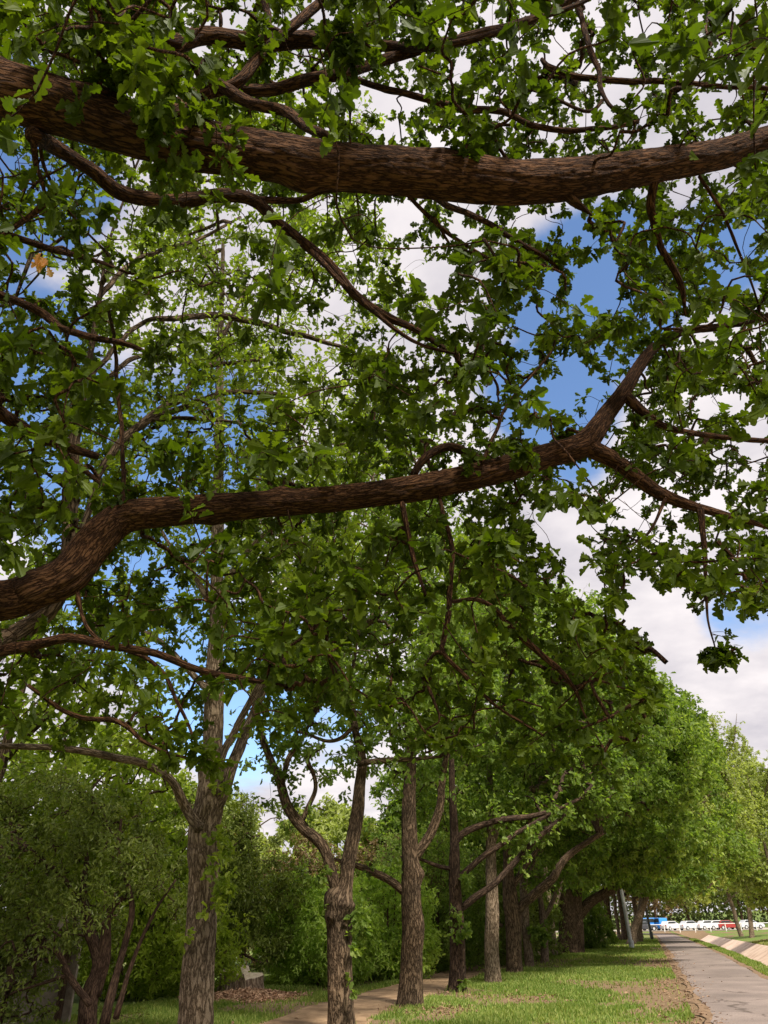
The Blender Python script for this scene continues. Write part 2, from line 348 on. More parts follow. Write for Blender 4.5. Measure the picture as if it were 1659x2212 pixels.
def ribbon(name, pts, wl, mat, dz, sub=8, rag=.0, seed=0):
    """a surface laid along pts (s, n) with half widths wl"""
    c = smooth_path([(a, b, 0, w) for (a, b), w in zip(pts, wl)], .5)
    T = np.gradient(c[:, :2], axis=0); T /= np.linalg.norm(T, axis=1)[:, None]; Nn = np.stack([-T[:, 1], T[:, 0]], -1)
    u = np.linspace(-1, 1, sub); L = np.arange(len(c)) * .5
    LL, UU = np.meshgrid(L, np.sign(u), indexing='ij'); zz_ = 0 * LL
    rg = rag * (vnoise(np.stack([LL * 1.3 + seed, UU * 3 + 5, zz_], -1)) + .5 * vnoise(np.stack([LL * 4 + seed, UU * 3 + 9, zz_], -1)) - .75)
    off = u[None] * (c[:, 3:4] + rg * np.abs(u[None]))
    s = c[:, 0:1] + Nn[:, 0:1] * off; n = c[:, 1:2] + Nn[:, 1:2] * off
    z = ground_z(n, s) + lump(s, n) + dz + .014 * (1 - u[None] ** 4)
    V = np.stack([n * DY + s * DX, -n * DX + s * DY, z], -1).reshape(-1, 3); a, b = s.shape
    i, j = np.meshgrid(np.arange(a - 1), np.arange(b - 1), indexing='ij'); q = (i * b + j).ravel()
    o = quads(name, V, np.stack([q, q + b, q + b + 1, q + 1], -1), mat); tag(o, kind='structure'); return o
M_DIRT = plain_mat('packed_dirt', (.17, .105, .055), (.38, .25, .145), 2.2, .95, .03, detail=10)
M_DIRT2 = plain_mat('bare_soil', (.14, .088, .05), (.27, .175, .105), 9.0, .95, .02)
M_ASPH = plain_mat('asphalt', (.195, .158, .142), (.27, .218, .195), .7, .85, .003, detail=12)
def add_cracks(m):
    t = m.node_tree; pr = next(n for n in t.nodes if n.type == 'BSDF_PRINCIPLED'); src = pr.inputs['Base Color'].links[0].from_socket
    g = t.nodes.new('ShaderNodeNewGeometry'); nz_ = t.nodes.new('ShaderNodeTexNoise'); nz_.inputs['Scale'].default_value = 1.2; nz_.inputs['Detail'].default_value = 4; t.links.new(g.outputs['Position'], nz_.inputs['Vector'])
    ad_ = t.nodes.new('ShaderNodeVectorMath'); ad_.operation = 'MULTIPLY_ADD'; t.links.new(nz_.outputs['Color'], ad_.inputs[0]); ad_.inputs[1].default_value = (1.3, 1.3, 0); t.links.new(g.outputs['Position'], ad_.inputs[2])
    v_ = t.nodes.new('ShaderNodeTexVoronoi'); v_.feature = 'DISTANCE_TO_EDGE'; v_.inputs['Scale'].default_value = .28; t.links.new(ad_.outputs[0], v_.inputs['Vector'])
    c_ = ramp(t, [(.002, (.42, .40, .38)), (.008, (1, 1, 1))], v_.outputs['Distance'])
    st = ramp(t, [(.35, (.80, .78, .76)), (.65, (1.1, 1.08, 1.05))], noise(t, g.outputs['Position'], .45, 5, .6))
    sp = ramp(t, [(.30, (.72, .70, .68)), (.5, (1, 1, 1)), (.72, (1.25, 1.25, 1.22))], noise(t, g.outputs['Position'], 45, 2, .6))
    last_ = src
    for q_ in (c_, st, sp):
        mu = t.nodes.new('ShaderNodeMix'); mu.data_type = 'RGBA'; mu.blend_type = 'MULTIPLY'; mu.inputs[0].default_value = 1; t.links.new(last_, mu.inputs[6]); t.links.new(q_, mu.inputs[7]); last_ = mu.outputs[2]
    t.links.new(last_, pr.inputs['Base Color'])
add_cracks(M_ASPH)
def along(n0, s0, s1, bend=0): return [(s, n0 + bend * ((s - s0) / (s1 - s0)) ** 2) for s in np.linspace(s0, s1, 8)]
ribbon('dirt_shoulder', along(.70, 6, 60), [.13] * 8, M_DIRT2, .004, rag=.5, seed=2)
ribbon('dirt_verge', along(2.88, 10, 60), [.16] * 8, M_DIRT2, .004, rag=.6, seed=8)
ribbon('asphalt_path', [(4, 1.8), (15, 1.8), (30, 1.8), (45, 1.8), (62, 1.8), (80, 1.8), (110, 1.4), (125, -1.5)], [1.05] * 8, M_ASPH, .012, sub=10, rag=.12)
ribbon('dirt_path', [(2, -6.6), (14, -6.0), (21, -6.0), (26, -6.05), (33, -6.1), (39, -5.9), (46, -5.4), (56, -5.2), (70, -5.0)], [1.15, 1.1, .95, .9, .95, 1.05, 1.0, .9, .7], M_DIRT, .008, rag=.5, seed=4)

# concrete drain: one lining laid over the cut in the ground
def concrete_mat():
    m, t, o = new_mat('drain_concrete'); p = pos_of(t); f1 = noise(t, p, .8, 6, .65); f2 = noise(t, p, 14, 4, .7)
    mm = t.nodes.new('ShaderNodeMath'); mm.operation = 'MULTIPLY_ADD'; t.links.new(f2, mm.inputs[0]); mm.inputs[1].default_value = .35; t.links.new(f1, mm.inputs[2])
    c = ramp(t, [(.5, (.42, .29, .215)), (.68, (.58, .43, .33)), (.85, (.66, .53, .43))], mm.outputs[0])
    pr = t.nodes.new('ShaderNodeBsdfPrincipled'); t.links.new(c, pr.inputs['Base Color']); pr.inputs['Roughness'].default_value = .9
    t.links.new(pr.outputs[0], o.inputs[0]); return m
cp_ = [(3.78, -.11), (4.9, -1.63), (6.3, -1.68), (8.6, -.53), (8.72, -.48)]
sl = np.arange(0, 142.5, 1.0)
Vc = np.array([SN(s, n, z + .012 + dec(s)) for s in sl for n, z in cp_]); k = len(cp_)
Qc = [[i * k + j, i * k + j + 1, (i + 1) * k + j + 1, (i + 1) * k + j] for i in range(len(sl) - 1) for j in range(k - 1)]
o = quads('concrete_drain', Vc, Qc, concrete_mat(), smooth=False); tag(o, kind='structure')
# paint-like pale repair streaks and dark cracks on the slope
M_PALE = plain_mat('pale_render', (.6, .52, .45), (.75, .68, .6), 8); M_CRACK = plain_mat('dark_joint', (.05, .04, .03), (.12, .09, .07), 8)
def slope_strip(s, n0, n1, w, skew, m_, dz):
    def zz(n): return np.interp(n, [a for a, b in cp_], [b for a, b in cp_]) + .012 + dz + dec(s)
    pts = []
    N_s = 12
    for i in range(N_s + 1):
        f = i / N_s; n = n0 + (n1 - n0) * f; s0_ = s + skew * f + (random.random() - .5) * .12; ww = w * (.5 + random.random())
        pts += [SN(s0_ - ww, n, zz(n)), SN(s0_ + ww, n, zz(n))]
    return pts
marks, mf = [], []
for (s, n0, n1, w, sk) in [(30.5, 7.0, 8.2, .35, .6), (31.6, 7.2, 8.0, .22, .4), (40, 7.0, 8.3, .14, .8), (53, 7.1, 8.4, .12, .8), (62, 7.1, 8.4, .15, 1)]:
    b = len(marks); marks += slope_strip(s, n0, n1, w, sk, None, .004); mf += [[b + 2 * i, b + 2 * i + 1, b + 2 * i + 3, b + 2 * i + 2] for i in range(12)]
tag(quads('concrete_patching', np.array(marks), mf, M_PALE), kind='structure')
marks, mf = [], []
for (s, n0, n1, w, sk) in [(37.5, 7.0, 8.45, .07, .7), (35, 7.4, 7.9, .05, .3), (46, 7.2, 8.45, .03, .5), (28, 6.6, 8.5, .03, .4), (57, 7.2, 8.4, .04, .5)]:
    b = len(marks); marks += slope_strip(s, n0, n1, w, sk, None, .008); mf += [[b + 2 * i, b + 2 * i + 1, b + 2 * i + 3, b + 2 * i + 2] for i in range(12)]
tag(quads('concrete_joint', np.array(marks), mf, M_CRACK), kind='structure')

# grass blades
def in_view(p, m=40):
    u, v, d = proj(p); return (u > -m) & (u < 1659 + m) & (v > -m) & (v < 2212 + m) & (d > .1)
def grass(name, n_try, srange, nrange, hmin, hmax, mat, dens=None, far=70, w0=.006):
    s = srange[0] + (srange[1] - srange[0]) * RNG.random(n_try) ** 1.6; n = nrange[0] + (nrange[1] - nrange[0]) * RNG.random(n_try)
    z = ground_z(n, s) + lump(s, n); p = np.stack([n * DY + s * DX, -n * DX + s * DY, z], -1); ok = in_view(p)
    if dens is not None: ok &= RNG.random(n_try) < dens(s, n)
    p = p[ok]; s = s[ok]; m = len(p); a = RNG.random(m) * 2 * pi; h = hmin + (hmax - hmin) * RNG.random(m) ** 2
    h *= .6 + .8 * vnoise(np.stack([p[:, 0] * .9, p[:, 1] * .9, 0 * s], -1))
    w = w0 * (1 + s / 14); side = np.stack([np.cos(a), np.sin(a), 0 * a], -1); lean = np.stack([-np.sin(a), np.cos(a), 0 * a], -1) * (RNG.random(m) * .7)[:, None]
    b0 = p - side * w[:, None]; b1 = p + side * w[:, None]; mdl = p + (np.array([0, 0, .55]) + lean * .3) * h[:, None]; m0 = mdl - side * (w * .6)[:, None]; m1 = mdl + side * (w * .6)[:, None]
    t = p + (np.array([0, 0, 1.0]) + lean) * h[:, None]
    V = np.stack([b0, b1, m1, t, m0], 1).reshape(-1, 3); loops = (np.arange(m)[:, None] * 5 + np.arange(5)).ravel()
    o = mesh_obj(name, V, loops, np.arange(m) * 5, mat, attrs={'lv': np.repeat(RNG.random(m), 5)}, smooth=False)
    return o
def bare(s, n): return vnoise(np.stack([s * .42 + 3, n * .6, 0 * s], -1)) * .7 + .3 * vnoise(np.stack([s * 1.7, n * 1.7, 0 * s + 4], -1))
PATCH = []
for (u_, v_, a_, b_) in [(1408, 2185, 1.6, .8), (1140, 2163, 1.3, 1.2), (1347, 2138, 1.4, .7), (1000, 2195, 1.2, .9), (1250, 2205, 1.0, .8), (1430, 2120, 2.0, .45), (1440, 2160, 2.5, .5), (1400, 2085, 3.0, .5), (930, 2195, 1, .7)]:
    PATCH.append((*to_sn(G(u_, v_)), a_, b_))
def lawn_d(s, n):
    d = np.clip((.63 - bare(s, n)) * 8, .08, 1)
    wob = 1.5 * (vnoise(np.stack([s * 1.3, n * 1.3, 0 * s + 2], -1)) - .5)
    for (ps, pn, a_, b_) in PATCH: d = np.where(((s - ps) / a_) ** 2 + ((n - pn) / b_) ** 2 + wob < .75, d * .28, d)
    d = np.where((n > .5) & (n < 3.0), 0, d); d = np.where((n > -.1) & (n <= .5), d * .35, d)
    dp = np.interp(s, [2, 14, 21, 26, 33, 39, 46, 56], [-6.6, -6, -6, -6.05, -6.1, -5.9, -5.4, -5.2])
    d = np.where(np.abs(n - dp) < .85, 0, d); d = np.where(np.abs(n - dp) < 1.15, d * .35, d); d = np.where(n < dp - 1.0, d * .9, d)
    return np.where((n > 3.6) & (n < 8.9), 0, d)
soil = 1 - np.clip(lawn_d(S_.ravel(), N_.ravel()) * 2.2, 0, 1)
gr = quads('ground', Vg, Qg, ground_mat(), attrs={'soil': soil}); tag(gr, kind='structure')
M_GRASS = leaf_mat('grass_blade', (.12, .18, .035), (.19, .26, .055), (.32, .34, .11), .35, .6)
tag(grass('grass', 900000, (12, 75), (-11, 3.7), .03, .11, M_GRASS, lawn_d), 'short green lawn between the row of oaks and the asphalt path', 'grass', kind='stuff')
tag(grass('bank_grass', 160000, (24, 85), (8.8, 20), .05, .2, leaf_mat('bank_grass_blade', (.15, .19, .05), (.24, .27, .08), (.36, .35, .14), .3, .7), w0=.01), 'pale sunlit grass on the bank beyond the concrete drain', 'grass', kind='stuff')

# ------------------------------------------------------------------ sky gaps between the crowns (directions kept free of foliage)
GAPS = np.array([
 (700, 30, 32, 30), (500, 40, 22, 16), (1200, 120, 40, 26), (1395, 50, 45, 34), (1330, 212, 42, 22), (1550, 228, 32, 20), (985, 165, 36, 46), (842, 222, 42, 42), (1415, 305, 42, 15), (1050, 190, 20, 14), (1220, 242, 26, 12), (1130, 20, 20, 12),
 (865, 475, 50, 40), (690, 445, 40, 20), (780, 440, 20, 14), (1000, 450, 26, 18), (1195, 480, 56, 32), (1262, 508, 52, 34), (1580, 505, 50, 40), (1550, 372, 38, 12), (1640, 480, 16, 18),
 (930, 605, 46, 48), (880, 560, 34, 30), (760, 540, 26, 24), (1290, 610, 58, 66), (1250, 690, 32, 32), (1180, 640, 32, 44), (1570, 600, 52, 34), (1330, 660, 36, 22), (1130, 712, 28, 22), (1225, 825, 62, 32), (1200, 868, 46, 30), (1282, 868, 34, 18), (1150, 925, 22, 30), (1330, 895, 34, 16), (1635, 930, 36, 56), (1590, 868, 36, 26), (1520, 900, 18, 12), (1242, 1020, 42, 26), (1180, 1060, 22, 14), (1660, 760, 20, 20), (1620, 1030, 24, 14), (840, 740, 26, 18), (985, 690, 28, 26),
 (20, 350, 36, 26), (60, 400, 24, 20), (100, 360, 18, 20), (40, 800, 26, 30), (20, 640, 18, 12), (290, 690, 14, 30), (130, 715, 18, 16), (110, 1050, 22, 20), (125, 1010, 14, 26),
 (340, 930, 24, 16), (440, 920, 24, 22), (560, 900, 16, 16), (300, 1210, 44, 24), (360, 1240, 24, 20), (520, 1510, 30, 34), (490, 1560, 24, 30), (700, 1540, 36, 22), (730, 1600, 34, 24), (620, 1500, 18, 14), (700, 1640, 22, 20), (580, 1780, 32, 40), (620, 1830, 24, 22), (330, 640, 10, 10), (690, 1780, 10, 8)], float)
OPEN = np.array([(1120, 1085), (1180, 1100), (1250, 1085), (1258, 1170), (1280, 1240), (1268, 1300), (1345, 1310), (1362, 1262), (1440, 1275), (1478, 1275), (1497, 1330), (1600, 1340), (1700, 1345), (1700, 1610), (1640, 1545), (1600, 1560), (1500, 1500), (1415, 1440), (1412, 1385), (1350, 1350), (1260, 1305), (1230, 1270), (1230, 1190), (1160, 1165)], float)
def in_poly(u, v, poly):
    r = np.zeros(len(u), bool); n = len(poly)
    for i in range(n):
        x1, y1 = poly[i]; x2, y2 = poly[(i + 1) % n]
        if y1 == y2: continue
        c = ((v < y1) != (v < y2)) & (u < (x2 - x1) * (v - y1) / (y2 - y1) + x1); r ^= c
    return r
def gap_ok(p, grow=1.0, jitter=10):
    u, v, d = proj(p); u = u + RNG.normal(0, jitter, len(u)); v = v + RNG.normal(0, jitter, len(v)); bad = np.zeros(len(u), bool)
    for gu, gv, a, b in GAPS: bad |= ((u - gu) / (a * grow)) ** 2 + ((v - gv) / (b * grow)) ** 2 < 1
    return ~(bad | (in_poly(u, v, OPEN) & ~(((u - 1555) / 42) ** 2 + ((v - 1408) / 34) ** 2 < 1)))

# ------------------------------------------------------------------ growing a crown: twigs reach from the limbs to every leaf cluster
def sample_paths(paths, step=.18):
    return np.vstack([smooth_path(p, step) for p in paths])
def grow(skel, cl, maxd=2.0, wig=.10):
    """skel rows (x,y,z,r); cl (m,3) -> twig points, radii, directions at the tips"""
    K = len(skel); m = len(cl)
    cap = K + 3 * m; nodes = np.zeros((cap, 3), np.float32); nodes[:K] = skel[:, :3]; par = np.full(m, -1); cnt = K
    d0 = np.full(m, 1e9, np.float32)
    for i in range(0, m, 400):
        c = cl[i:i + 400, None].astype(np.float32) - nodes[None, :K]; d0[i:i + 400] = np.sqrt((c * c).sum(-1).min(1))
    order = np.argsort(d0); owner = np.full(cap, -1); tw = np.zeros((m, 4, 3)); ok = np.zeros(m, bool)
    for i in order:
        if d0[i] > maxd: continue
        q = cl[i].astype(np.float32); df = nodes[:cnt] - q; dd = np.einsum('ij,ij->i', df, df); j = int(dd.argmin())
        a = nodes[j].astype(float); L = math.sqrt(dd[j]); par[i] = owner[j]
        w1 = RNG.normal(0, wig * L, 3); w2 = RNG.normal(0, wig * L, 3)
        tw[i] = [a, a + (q - a) * .33 + w1 + [0, 0, .05 * L], a + (q - a) * .68 + w2 + [0, 0, .04 * L], q]; ok[i] = True
        nodes[cnt:cnt + 3] = tw[i][1:]; owner[cnt:cnt + 3] = i; cnt += 3
    load = np.ones(m)
    for i in order[::-1]:
        if ok[i] and par[i] >= 0: load[par[i]] += load[i]
    return tw[ok], load[ok]
def twig_radii(load, k0=.0016, p=.5):
    r = k0 * (load ** p) * 1.35; return np.stack([r * 1.25, r * 1.05, r * .9, np.maximum(r * .55, k0 * .7)], 1)
def cluster_leaves(tw, k, size, spread=.12, up=.75, jitter=.25):
    """k leaves round the outer half of each twig"""
    n = len(tw); tip = tw[:, 3]; bd = tw[:, 3] - tw[:, 2]; bd /= np.linalg.norm(bd, axis=1)[:, None] + 1e-9
    bl_ = np.minimum(np.linalg.norm(tw[:, 3] - tw[:, 2], axis=1), .3)
    f = RNG.random((n, k)) ** 1.4
    pos = tip[:, None] - bd[:, None] * (f * (bl_[:, None] + .04))[..., None] + RNG.normal(0, spread * .35, (n, k, 3))
    rd = RNG.normal(0, 1, (n, k, 3)); rd /= np.linalg.norm(rd, axis=2)[..., None]
    d = bd[:, None] * .55 + rd + np.array([0, 0, -.18]); nr = np.array([0, 0, up]) + RNG.normal(0, .5, (n, k, 3))
    s = size * (1 - jitter + 2 * jitter * RNG.random((n, k)))
    lv = np.clip(RNG.random((n, 1)) * .5 + RNG.random((n, k)) * .5, 0, 1)
    return pos.reshape(-1, 3), d.reshape(-1, 3), nr.reshape(-1, 3), s.ravel(), lv.ravel()
def foliage(root, skel, cl, leaf_mat_, bark, k=10, size=.1, tmpl=OAK2, maxd=3, spread=.12, wig=.1, twig_r=.0016, name='crown', seg=4, up=.75, keep=None):
    tw, load = grow(skel, cl, maxd, wig)
    if seg > 4:
        bad = np.zeros(len(tw), bool)
        for k_ in (1, 2, 3):
            u_, v_, _d = proj(tw[:, k_]); bad |= in_poly(u_, v_, OPEN) & (u_ > 1250) & ~(((u_ - 1545) / 60) ** 2 + ((v_ - 1400) / 55) ** 2 < 1) & (u_ < 1659)
        tw, load = tw[~bad], load[~bad]
    lf = cluster_leaves(tw if seg <= 4 else tw[RNG.random(len(tw)) < .87], k, size, spread, up)
    if keep is not None:
        m_ = keep(lf[0]); lf = tuple(a[m_] for a in lf)
    c = leaves(name, *lf[:4], tmpl, leaf_mat_, root, lf[4])
    rad = twig_radii(load, twig_r)
    if seg > 4:
        P0 = np.concatenate([2 * tw[:, :1] - tw[:, 1:2], tw, 2 * tw[:, -1:] - tw[:, -2:-1]], 1); o_, ro = [], []
        for i in range(3):
            for t_ in (0, .33, .66):
                a_, b_, c_, d_ = P0[:, i], P0[:, i + 1], P0[:, i + 2], P0[:, i + 3]
                o_.append(.5 * (2 * b_ + (c_ - a_) * t_ + (2 * a_ - 5 * b_ + 4 * c_ - d_) * t_ ** 2 + (3 * b_ - a_ - 3 * c_ + d_) * t_ ** 3)); ro.append(rad[:, i] * (1 - t_) + rad[:, i + 1] * t_)
        tw = np.stack(o_ + [tw[:, 3]], 1); rad = np.stack(ro + [rad[:, 3]], 1)
    twig_batch('branchwork', tw, rad, bark, root, min(seg, 4))
    return c
def pl(y, rows):
    """limb given as (u, v, width) or (u, v, width, y) rows"""
    o_ = []
    for r in rows:
        yy = r[3] if len(r) > 3 else y
        p = P(r[0], r[1], yy); t = yy / ray(r[0], r[1])[1]; o_.append((*p, r[2] * .5 * t / FPX))
    return o_

# ------------------------------------------------------------------ the spreading oak overhead (its trunk stands left of the picture)
AX, AY = -4.35, 3.3
oakA = empty('oak_tree', (AX, AY, 0)); tag(oakA, 'big dark spreading oak whose two thick boughs cross right overhead', 'tree')
trunkA = [(AX - .05, AY, -.15, .52), (AX, AY, .6, .42), (AX + .03, AY + .05, 1.8, .38), (AX, AY, 3.2, .37), (AX + .05, AY - .1, 4.6, .32), (AX + .1, AY - .2, 6.2, .27), (AX + .2, AY, 8.5, .2), (AX + .1, AY + .1, 11, .1), (AX, AY, 12.5, .04)]
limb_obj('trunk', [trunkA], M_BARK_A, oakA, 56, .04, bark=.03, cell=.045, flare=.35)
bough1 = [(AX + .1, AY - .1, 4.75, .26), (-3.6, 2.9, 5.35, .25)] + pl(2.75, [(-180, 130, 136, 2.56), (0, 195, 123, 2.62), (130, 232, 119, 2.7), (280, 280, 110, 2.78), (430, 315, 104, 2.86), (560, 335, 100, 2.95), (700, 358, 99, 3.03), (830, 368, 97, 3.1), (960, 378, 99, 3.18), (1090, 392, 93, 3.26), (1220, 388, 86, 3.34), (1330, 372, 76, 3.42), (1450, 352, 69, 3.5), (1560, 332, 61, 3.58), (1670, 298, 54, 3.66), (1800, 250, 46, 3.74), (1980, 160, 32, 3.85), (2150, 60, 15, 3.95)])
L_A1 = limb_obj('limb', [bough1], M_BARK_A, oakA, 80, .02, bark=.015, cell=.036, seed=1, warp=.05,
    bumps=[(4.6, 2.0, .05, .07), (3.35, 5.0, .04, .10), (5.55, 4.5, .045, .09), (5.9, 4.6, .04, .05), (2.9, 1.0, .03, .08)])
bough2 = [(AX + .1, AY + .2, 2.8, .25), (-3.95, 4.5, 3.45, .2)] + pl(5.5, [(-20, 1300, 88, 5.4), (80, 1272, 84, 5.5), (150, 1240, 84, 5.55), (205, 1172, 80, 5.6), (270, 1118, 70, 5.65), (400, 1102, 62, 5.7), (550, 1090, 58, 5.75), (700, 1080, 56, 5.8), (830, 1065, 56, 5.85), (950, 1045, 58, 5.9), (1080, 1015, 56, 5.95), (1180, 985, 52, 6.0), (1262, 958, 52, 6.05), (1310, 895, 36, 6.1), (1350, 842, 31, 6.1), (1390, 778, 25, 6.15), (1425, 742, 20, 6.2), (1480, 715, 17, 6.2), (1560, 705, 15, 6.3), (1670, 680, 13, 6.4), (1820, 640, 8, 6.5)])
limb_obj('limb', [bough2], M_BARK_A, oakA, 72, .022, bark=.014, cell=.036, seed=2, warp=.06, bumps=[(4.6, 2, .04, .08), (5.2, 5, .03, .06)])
subA = [
 # hanging from or beside the top bough
 pl(3.1, [(70, 290, 34, 2.7), (110, 312, 32, 3.0), (180, 355, 30, 3.3), (270, 412, 32, 3.6), (370, 432, 30, 3.8), (530, 430, 28, 4.0), (600, 482, 24, 4.1), (700, 560, 22, 4.3), (760, 632, 20, 4.4), (830, 682, 18, 4.6), (900, 715, 14, 4.7), (990, 772, 9, 4.9)]),
 pl(4.0, [(530, 430, 16, 4.0), (640, 434, 14, 4.1), (700, 412, 12), (830, 405, 11), (930, 400, 9)]),
 pl(4.2, [(670, 540, 12, 4.25), (730, 600, 12), (820, 682, 10), (900, 740, 8), (985, 765, 6)]),
 pl(3.6, [(300, 20, 40, 3.3), (365, 95, 40, 3.4), (440, 82, 38, 3.5), (560, 84, 36, 3.6), (680, 86, 34, 3.7), (830, 100, 22, 3.9), (950, 98, 16), (1100, 62, 12), (1250, 8, 10), (1350, -50, 8)]),
 pl(3.7, [(330, 250, 30, 3.3), (425, 205, 28, 3.6), (480, 190, 26), (620, 184, 25, 3.8), (720, 166, 24), (860, 116, 22, 3.9), (1000, 84, 20), (1130, 50, 18), (1235, -5, 16), (1330, -60, 12)]),
 pl(3.4, [(720, -30, 18, 3.2), (690, 0, 20), (630, 60, 21), (560, 125, 22), (510, 178, 24), (440, 200, 26, 3.5)]),
 pl(3.4, [(430, 165, 22), (500, 192, 26), (560, 225, 24), (620, 247, 24), (700, 297, 20, 3.2)]),
 pl(3.6, [(690, 86, 10), (590, 60, 12, 3.5), (575, 0, 16), (570, -40, 16)]),
 pl(4.1, [(740, 160, 12), (830, 190, 14), (920, 215, 15), (1010, 236, 15), (1080, 240, 14), (1150, 267, 13), (1250, 282, 12), (1380, 264, 10)]),
 pl(4.3, [(1170, 128, 8), (1190, 148, 14), (1230, 166, 14), (1330, 172, 13), (1480, 180, 11), (1659, 190, 10), (1800, 180, 6)]),
 pl(3.9, [(1240, -20, 12), (1265, 70, 12), (1290, 150, 12), (1308, 215, 9), (1335, 246, 7)]),
 pl(4.0, [(1308, 212, 8), (1270, 240, 8), (1200, 215, 7)]),
 pl(3.3, [(925, 415, 14, 3.2), (960, 442, 14, 3.5), (1050, 482, 13, 3.9), (1150, 540, 11, 4.2), (1220, 592, 7, 4.4)]),
 pl(3.3, [(870, 410, 9, 3.2), (960, 500, 9, 3.6), (1060, 560, 6, 4.0), (1150, 590, 4, 4.2)]),
 pl(3.6, [(1415, 380, 20, 3.5), (1408, 440, 18, 3.7), (1420, 520, 16, 4.0), (1470, 612, 12, 4.3), (1480, 680, 6, 4.6)]),
 pl(3.6, [(1510, 380, 8, 3.6), (1560, 460, 7, 3.8), (1600, 550, 6, 4.1), (1640, 660, 4, 4.4)]),
 pl(3.4, [(1205, 400, 26, 3.35), (1240, 438, 20, 3.4), (1262, 455, 11, 3.42), (1278, 466, 3, 3.42)]),
 pl(3.2, [(85, 300, 8, 2.9), (95, 360, 8, 3.1), (130, 430, 6, 3.4), (165, 478, 4, 3.6)]),
 # around the lower bough
 pl(6.0, [(1262, 960, 42, 6.05), (1340, 1006, 34, 6.1), (1420, 1062, 30, 6.2), (1500, 1092, 22, 6.3), (1600, 1122, 14, 6.4), (1700, 1150, 8, 6.5)]),
 pl(5.9, [(1060, 1012, 24, 5.95), (1028, 990, 20, 5.9), (985, 970, 19, 5.85), (950, 970, 18, 5.8), (915, 995, 17, 5.8), (893, 1030, 16, 5.85)]),
 pl(6.1, [(1345, 848, 24, 6.1), (1365, 868, 24), (1392, 895, 20), (1440, 925, 15), (1540, 942, 12), (1659, 950, 11), (1780, 945, 7)]),
 pl(6.2, [(1530, 940, 10), (1512, 985, 9), (1500, 1010, 6)]),
 pl(6.3, [(1512, 1098, 15), (1520, 1170, 12), (1526, 1260, 8), (1530, 1340, 5), (1545, 1400, 3)]),
 pl(6.3, [(1550, 1170, 9), (1620, 1242, 7), (1680, 1310, 4)]),
 pl(6.2, [(1440, 1070, 8), (1400, 1150, 6), (1360, 1180, 4)]),
 pl(5.9, [(868, 1085, 14, 5.85), (880, 1150, 11), (900, 1225, 10), (918, 1285, 6)]),
 pl(5.9, [(945, 1060, 8), (975, 1180, 10), (970, 1290, 13), (963, 1370, 12), (958, 1410, 10), (1020, 1475, 9), (1080, 1530, 7), (1180, 1592, 5)]),
 pl(5.9, [(970, 1300, 8), (1040, 1298, 10), (1110, 1362, 14), (1150, 1395, 14), (1200, 1437, 13), (1240, 1487, 9), (1264, 1547, 5), (1300, 1610, 3)]),
 pl(5.9, [(1240, 1485, 5), (1290, 1470, 5), (1380, 1500, 3)]),
 pl(5.8, [(1200, 700, 3), (1190, 760, 5), (1100, 870, 7), (1060, 960, 9), (1040, 1000, 8)]),
 pl(5.8, [(235, 670, 7, 4.5), (250, 760, 8), (255, 860, 9), (265, 950, 9), (267, 1090, 9, 5.6)]),
 pl(5.8, [(-40, 860, 30, 5.2), (60, 930, 26), (130, 962, 24), (210, 985, 14)]),
 pl(5.8, [(120, 960, 14), (160, 1000, 16), (200, 1030, 10), (260, 1080, 5)]),
 pl(5.2, [(-40, 620, 18, 4.9), (80, 672, 18), (140, 712, 17), (270, 742, 12), (330, 770, 6)]),
 pl(5.2, [(-30, 480, 15, 4.8), (80, 530, 15), (200, 560, 10), (280, 590, 5)]),
 pl(5.6, [(-30, 1415, 26, 5.3), (60, 1392, 24), (150, 1378, 20), (230, 1396, 18), (330, 1412, 16), (420, 1445, 15), (530, 1467, 12), (620, 1482, 6)]),
 pl(5.6, [(160, 1245, 10, 5.55), (200, 1370, 8), (330, 1430, 9), (385, 1520, 8), (432, 1622, 5)]),
 pl(5.6, [(60, 1480, 8, 5.4), (150, 1542, 10), (260, 1562, 11), (320, 1610, 8), (420, 1642, 5)]),
]
for i, s_ in enumerate(subA):
    s_ = [(a, b, c, max(r, .004)) for a, b, c, r in s_]
    limb_obj('limb', [s_], M_BARK_A, oakA, 20 if s_[0][3] > .03 else 12, .045, bark=.007, cell=.022, seed=3 + i, warp=.12, kink=1.0)
# limbs of the slim pale oak behind, seen between the sprays
limC = [pl(6.9, [(160, 1180, 14), (240, 980, 16, 7.2), (320, 905, 18, 7.6), (380, 868, 14, 8), (440, 800, 13, 8.2), (480, 730, 10, 8.4), (530, 620, 6, 8.6)]),
        pl(7.8, [(320, 905, 15, 7.6), (430, 870, 13, 7.9), (490, 850, 12, 8.1), (612, 852, 9, 8.4)]),
        pl(7.6, [(320, 908, 9, 7.6), (400, 905, 9), (510, 912, 6)]),
        pl(7.6, [(190, 820, 12, 6.7), (300, 700, 10), (370, 690, 12, 7.6), (460, 682, 14, 8), (560, 700, 13, 8.2), (640, 722, 12, 8.4), (750, 752, 7, 8.6)]),
        pl(7.6, [(185, 850, 12, 6.7), (300, 770, 10), (370, 772, 12, 7.8), (440, 790, 11, 8), (565, 776, 8, 8.3)]),
        pl(7.6, [(215, 640, 12, 6.7), (300, 560, 10, 7.2), (420, 520, 8, 7.8), (520, 470, 5, 8.2)])]
skelA = sample_paths([bough1, bough2, trunkA[4:]] + subA, .15)
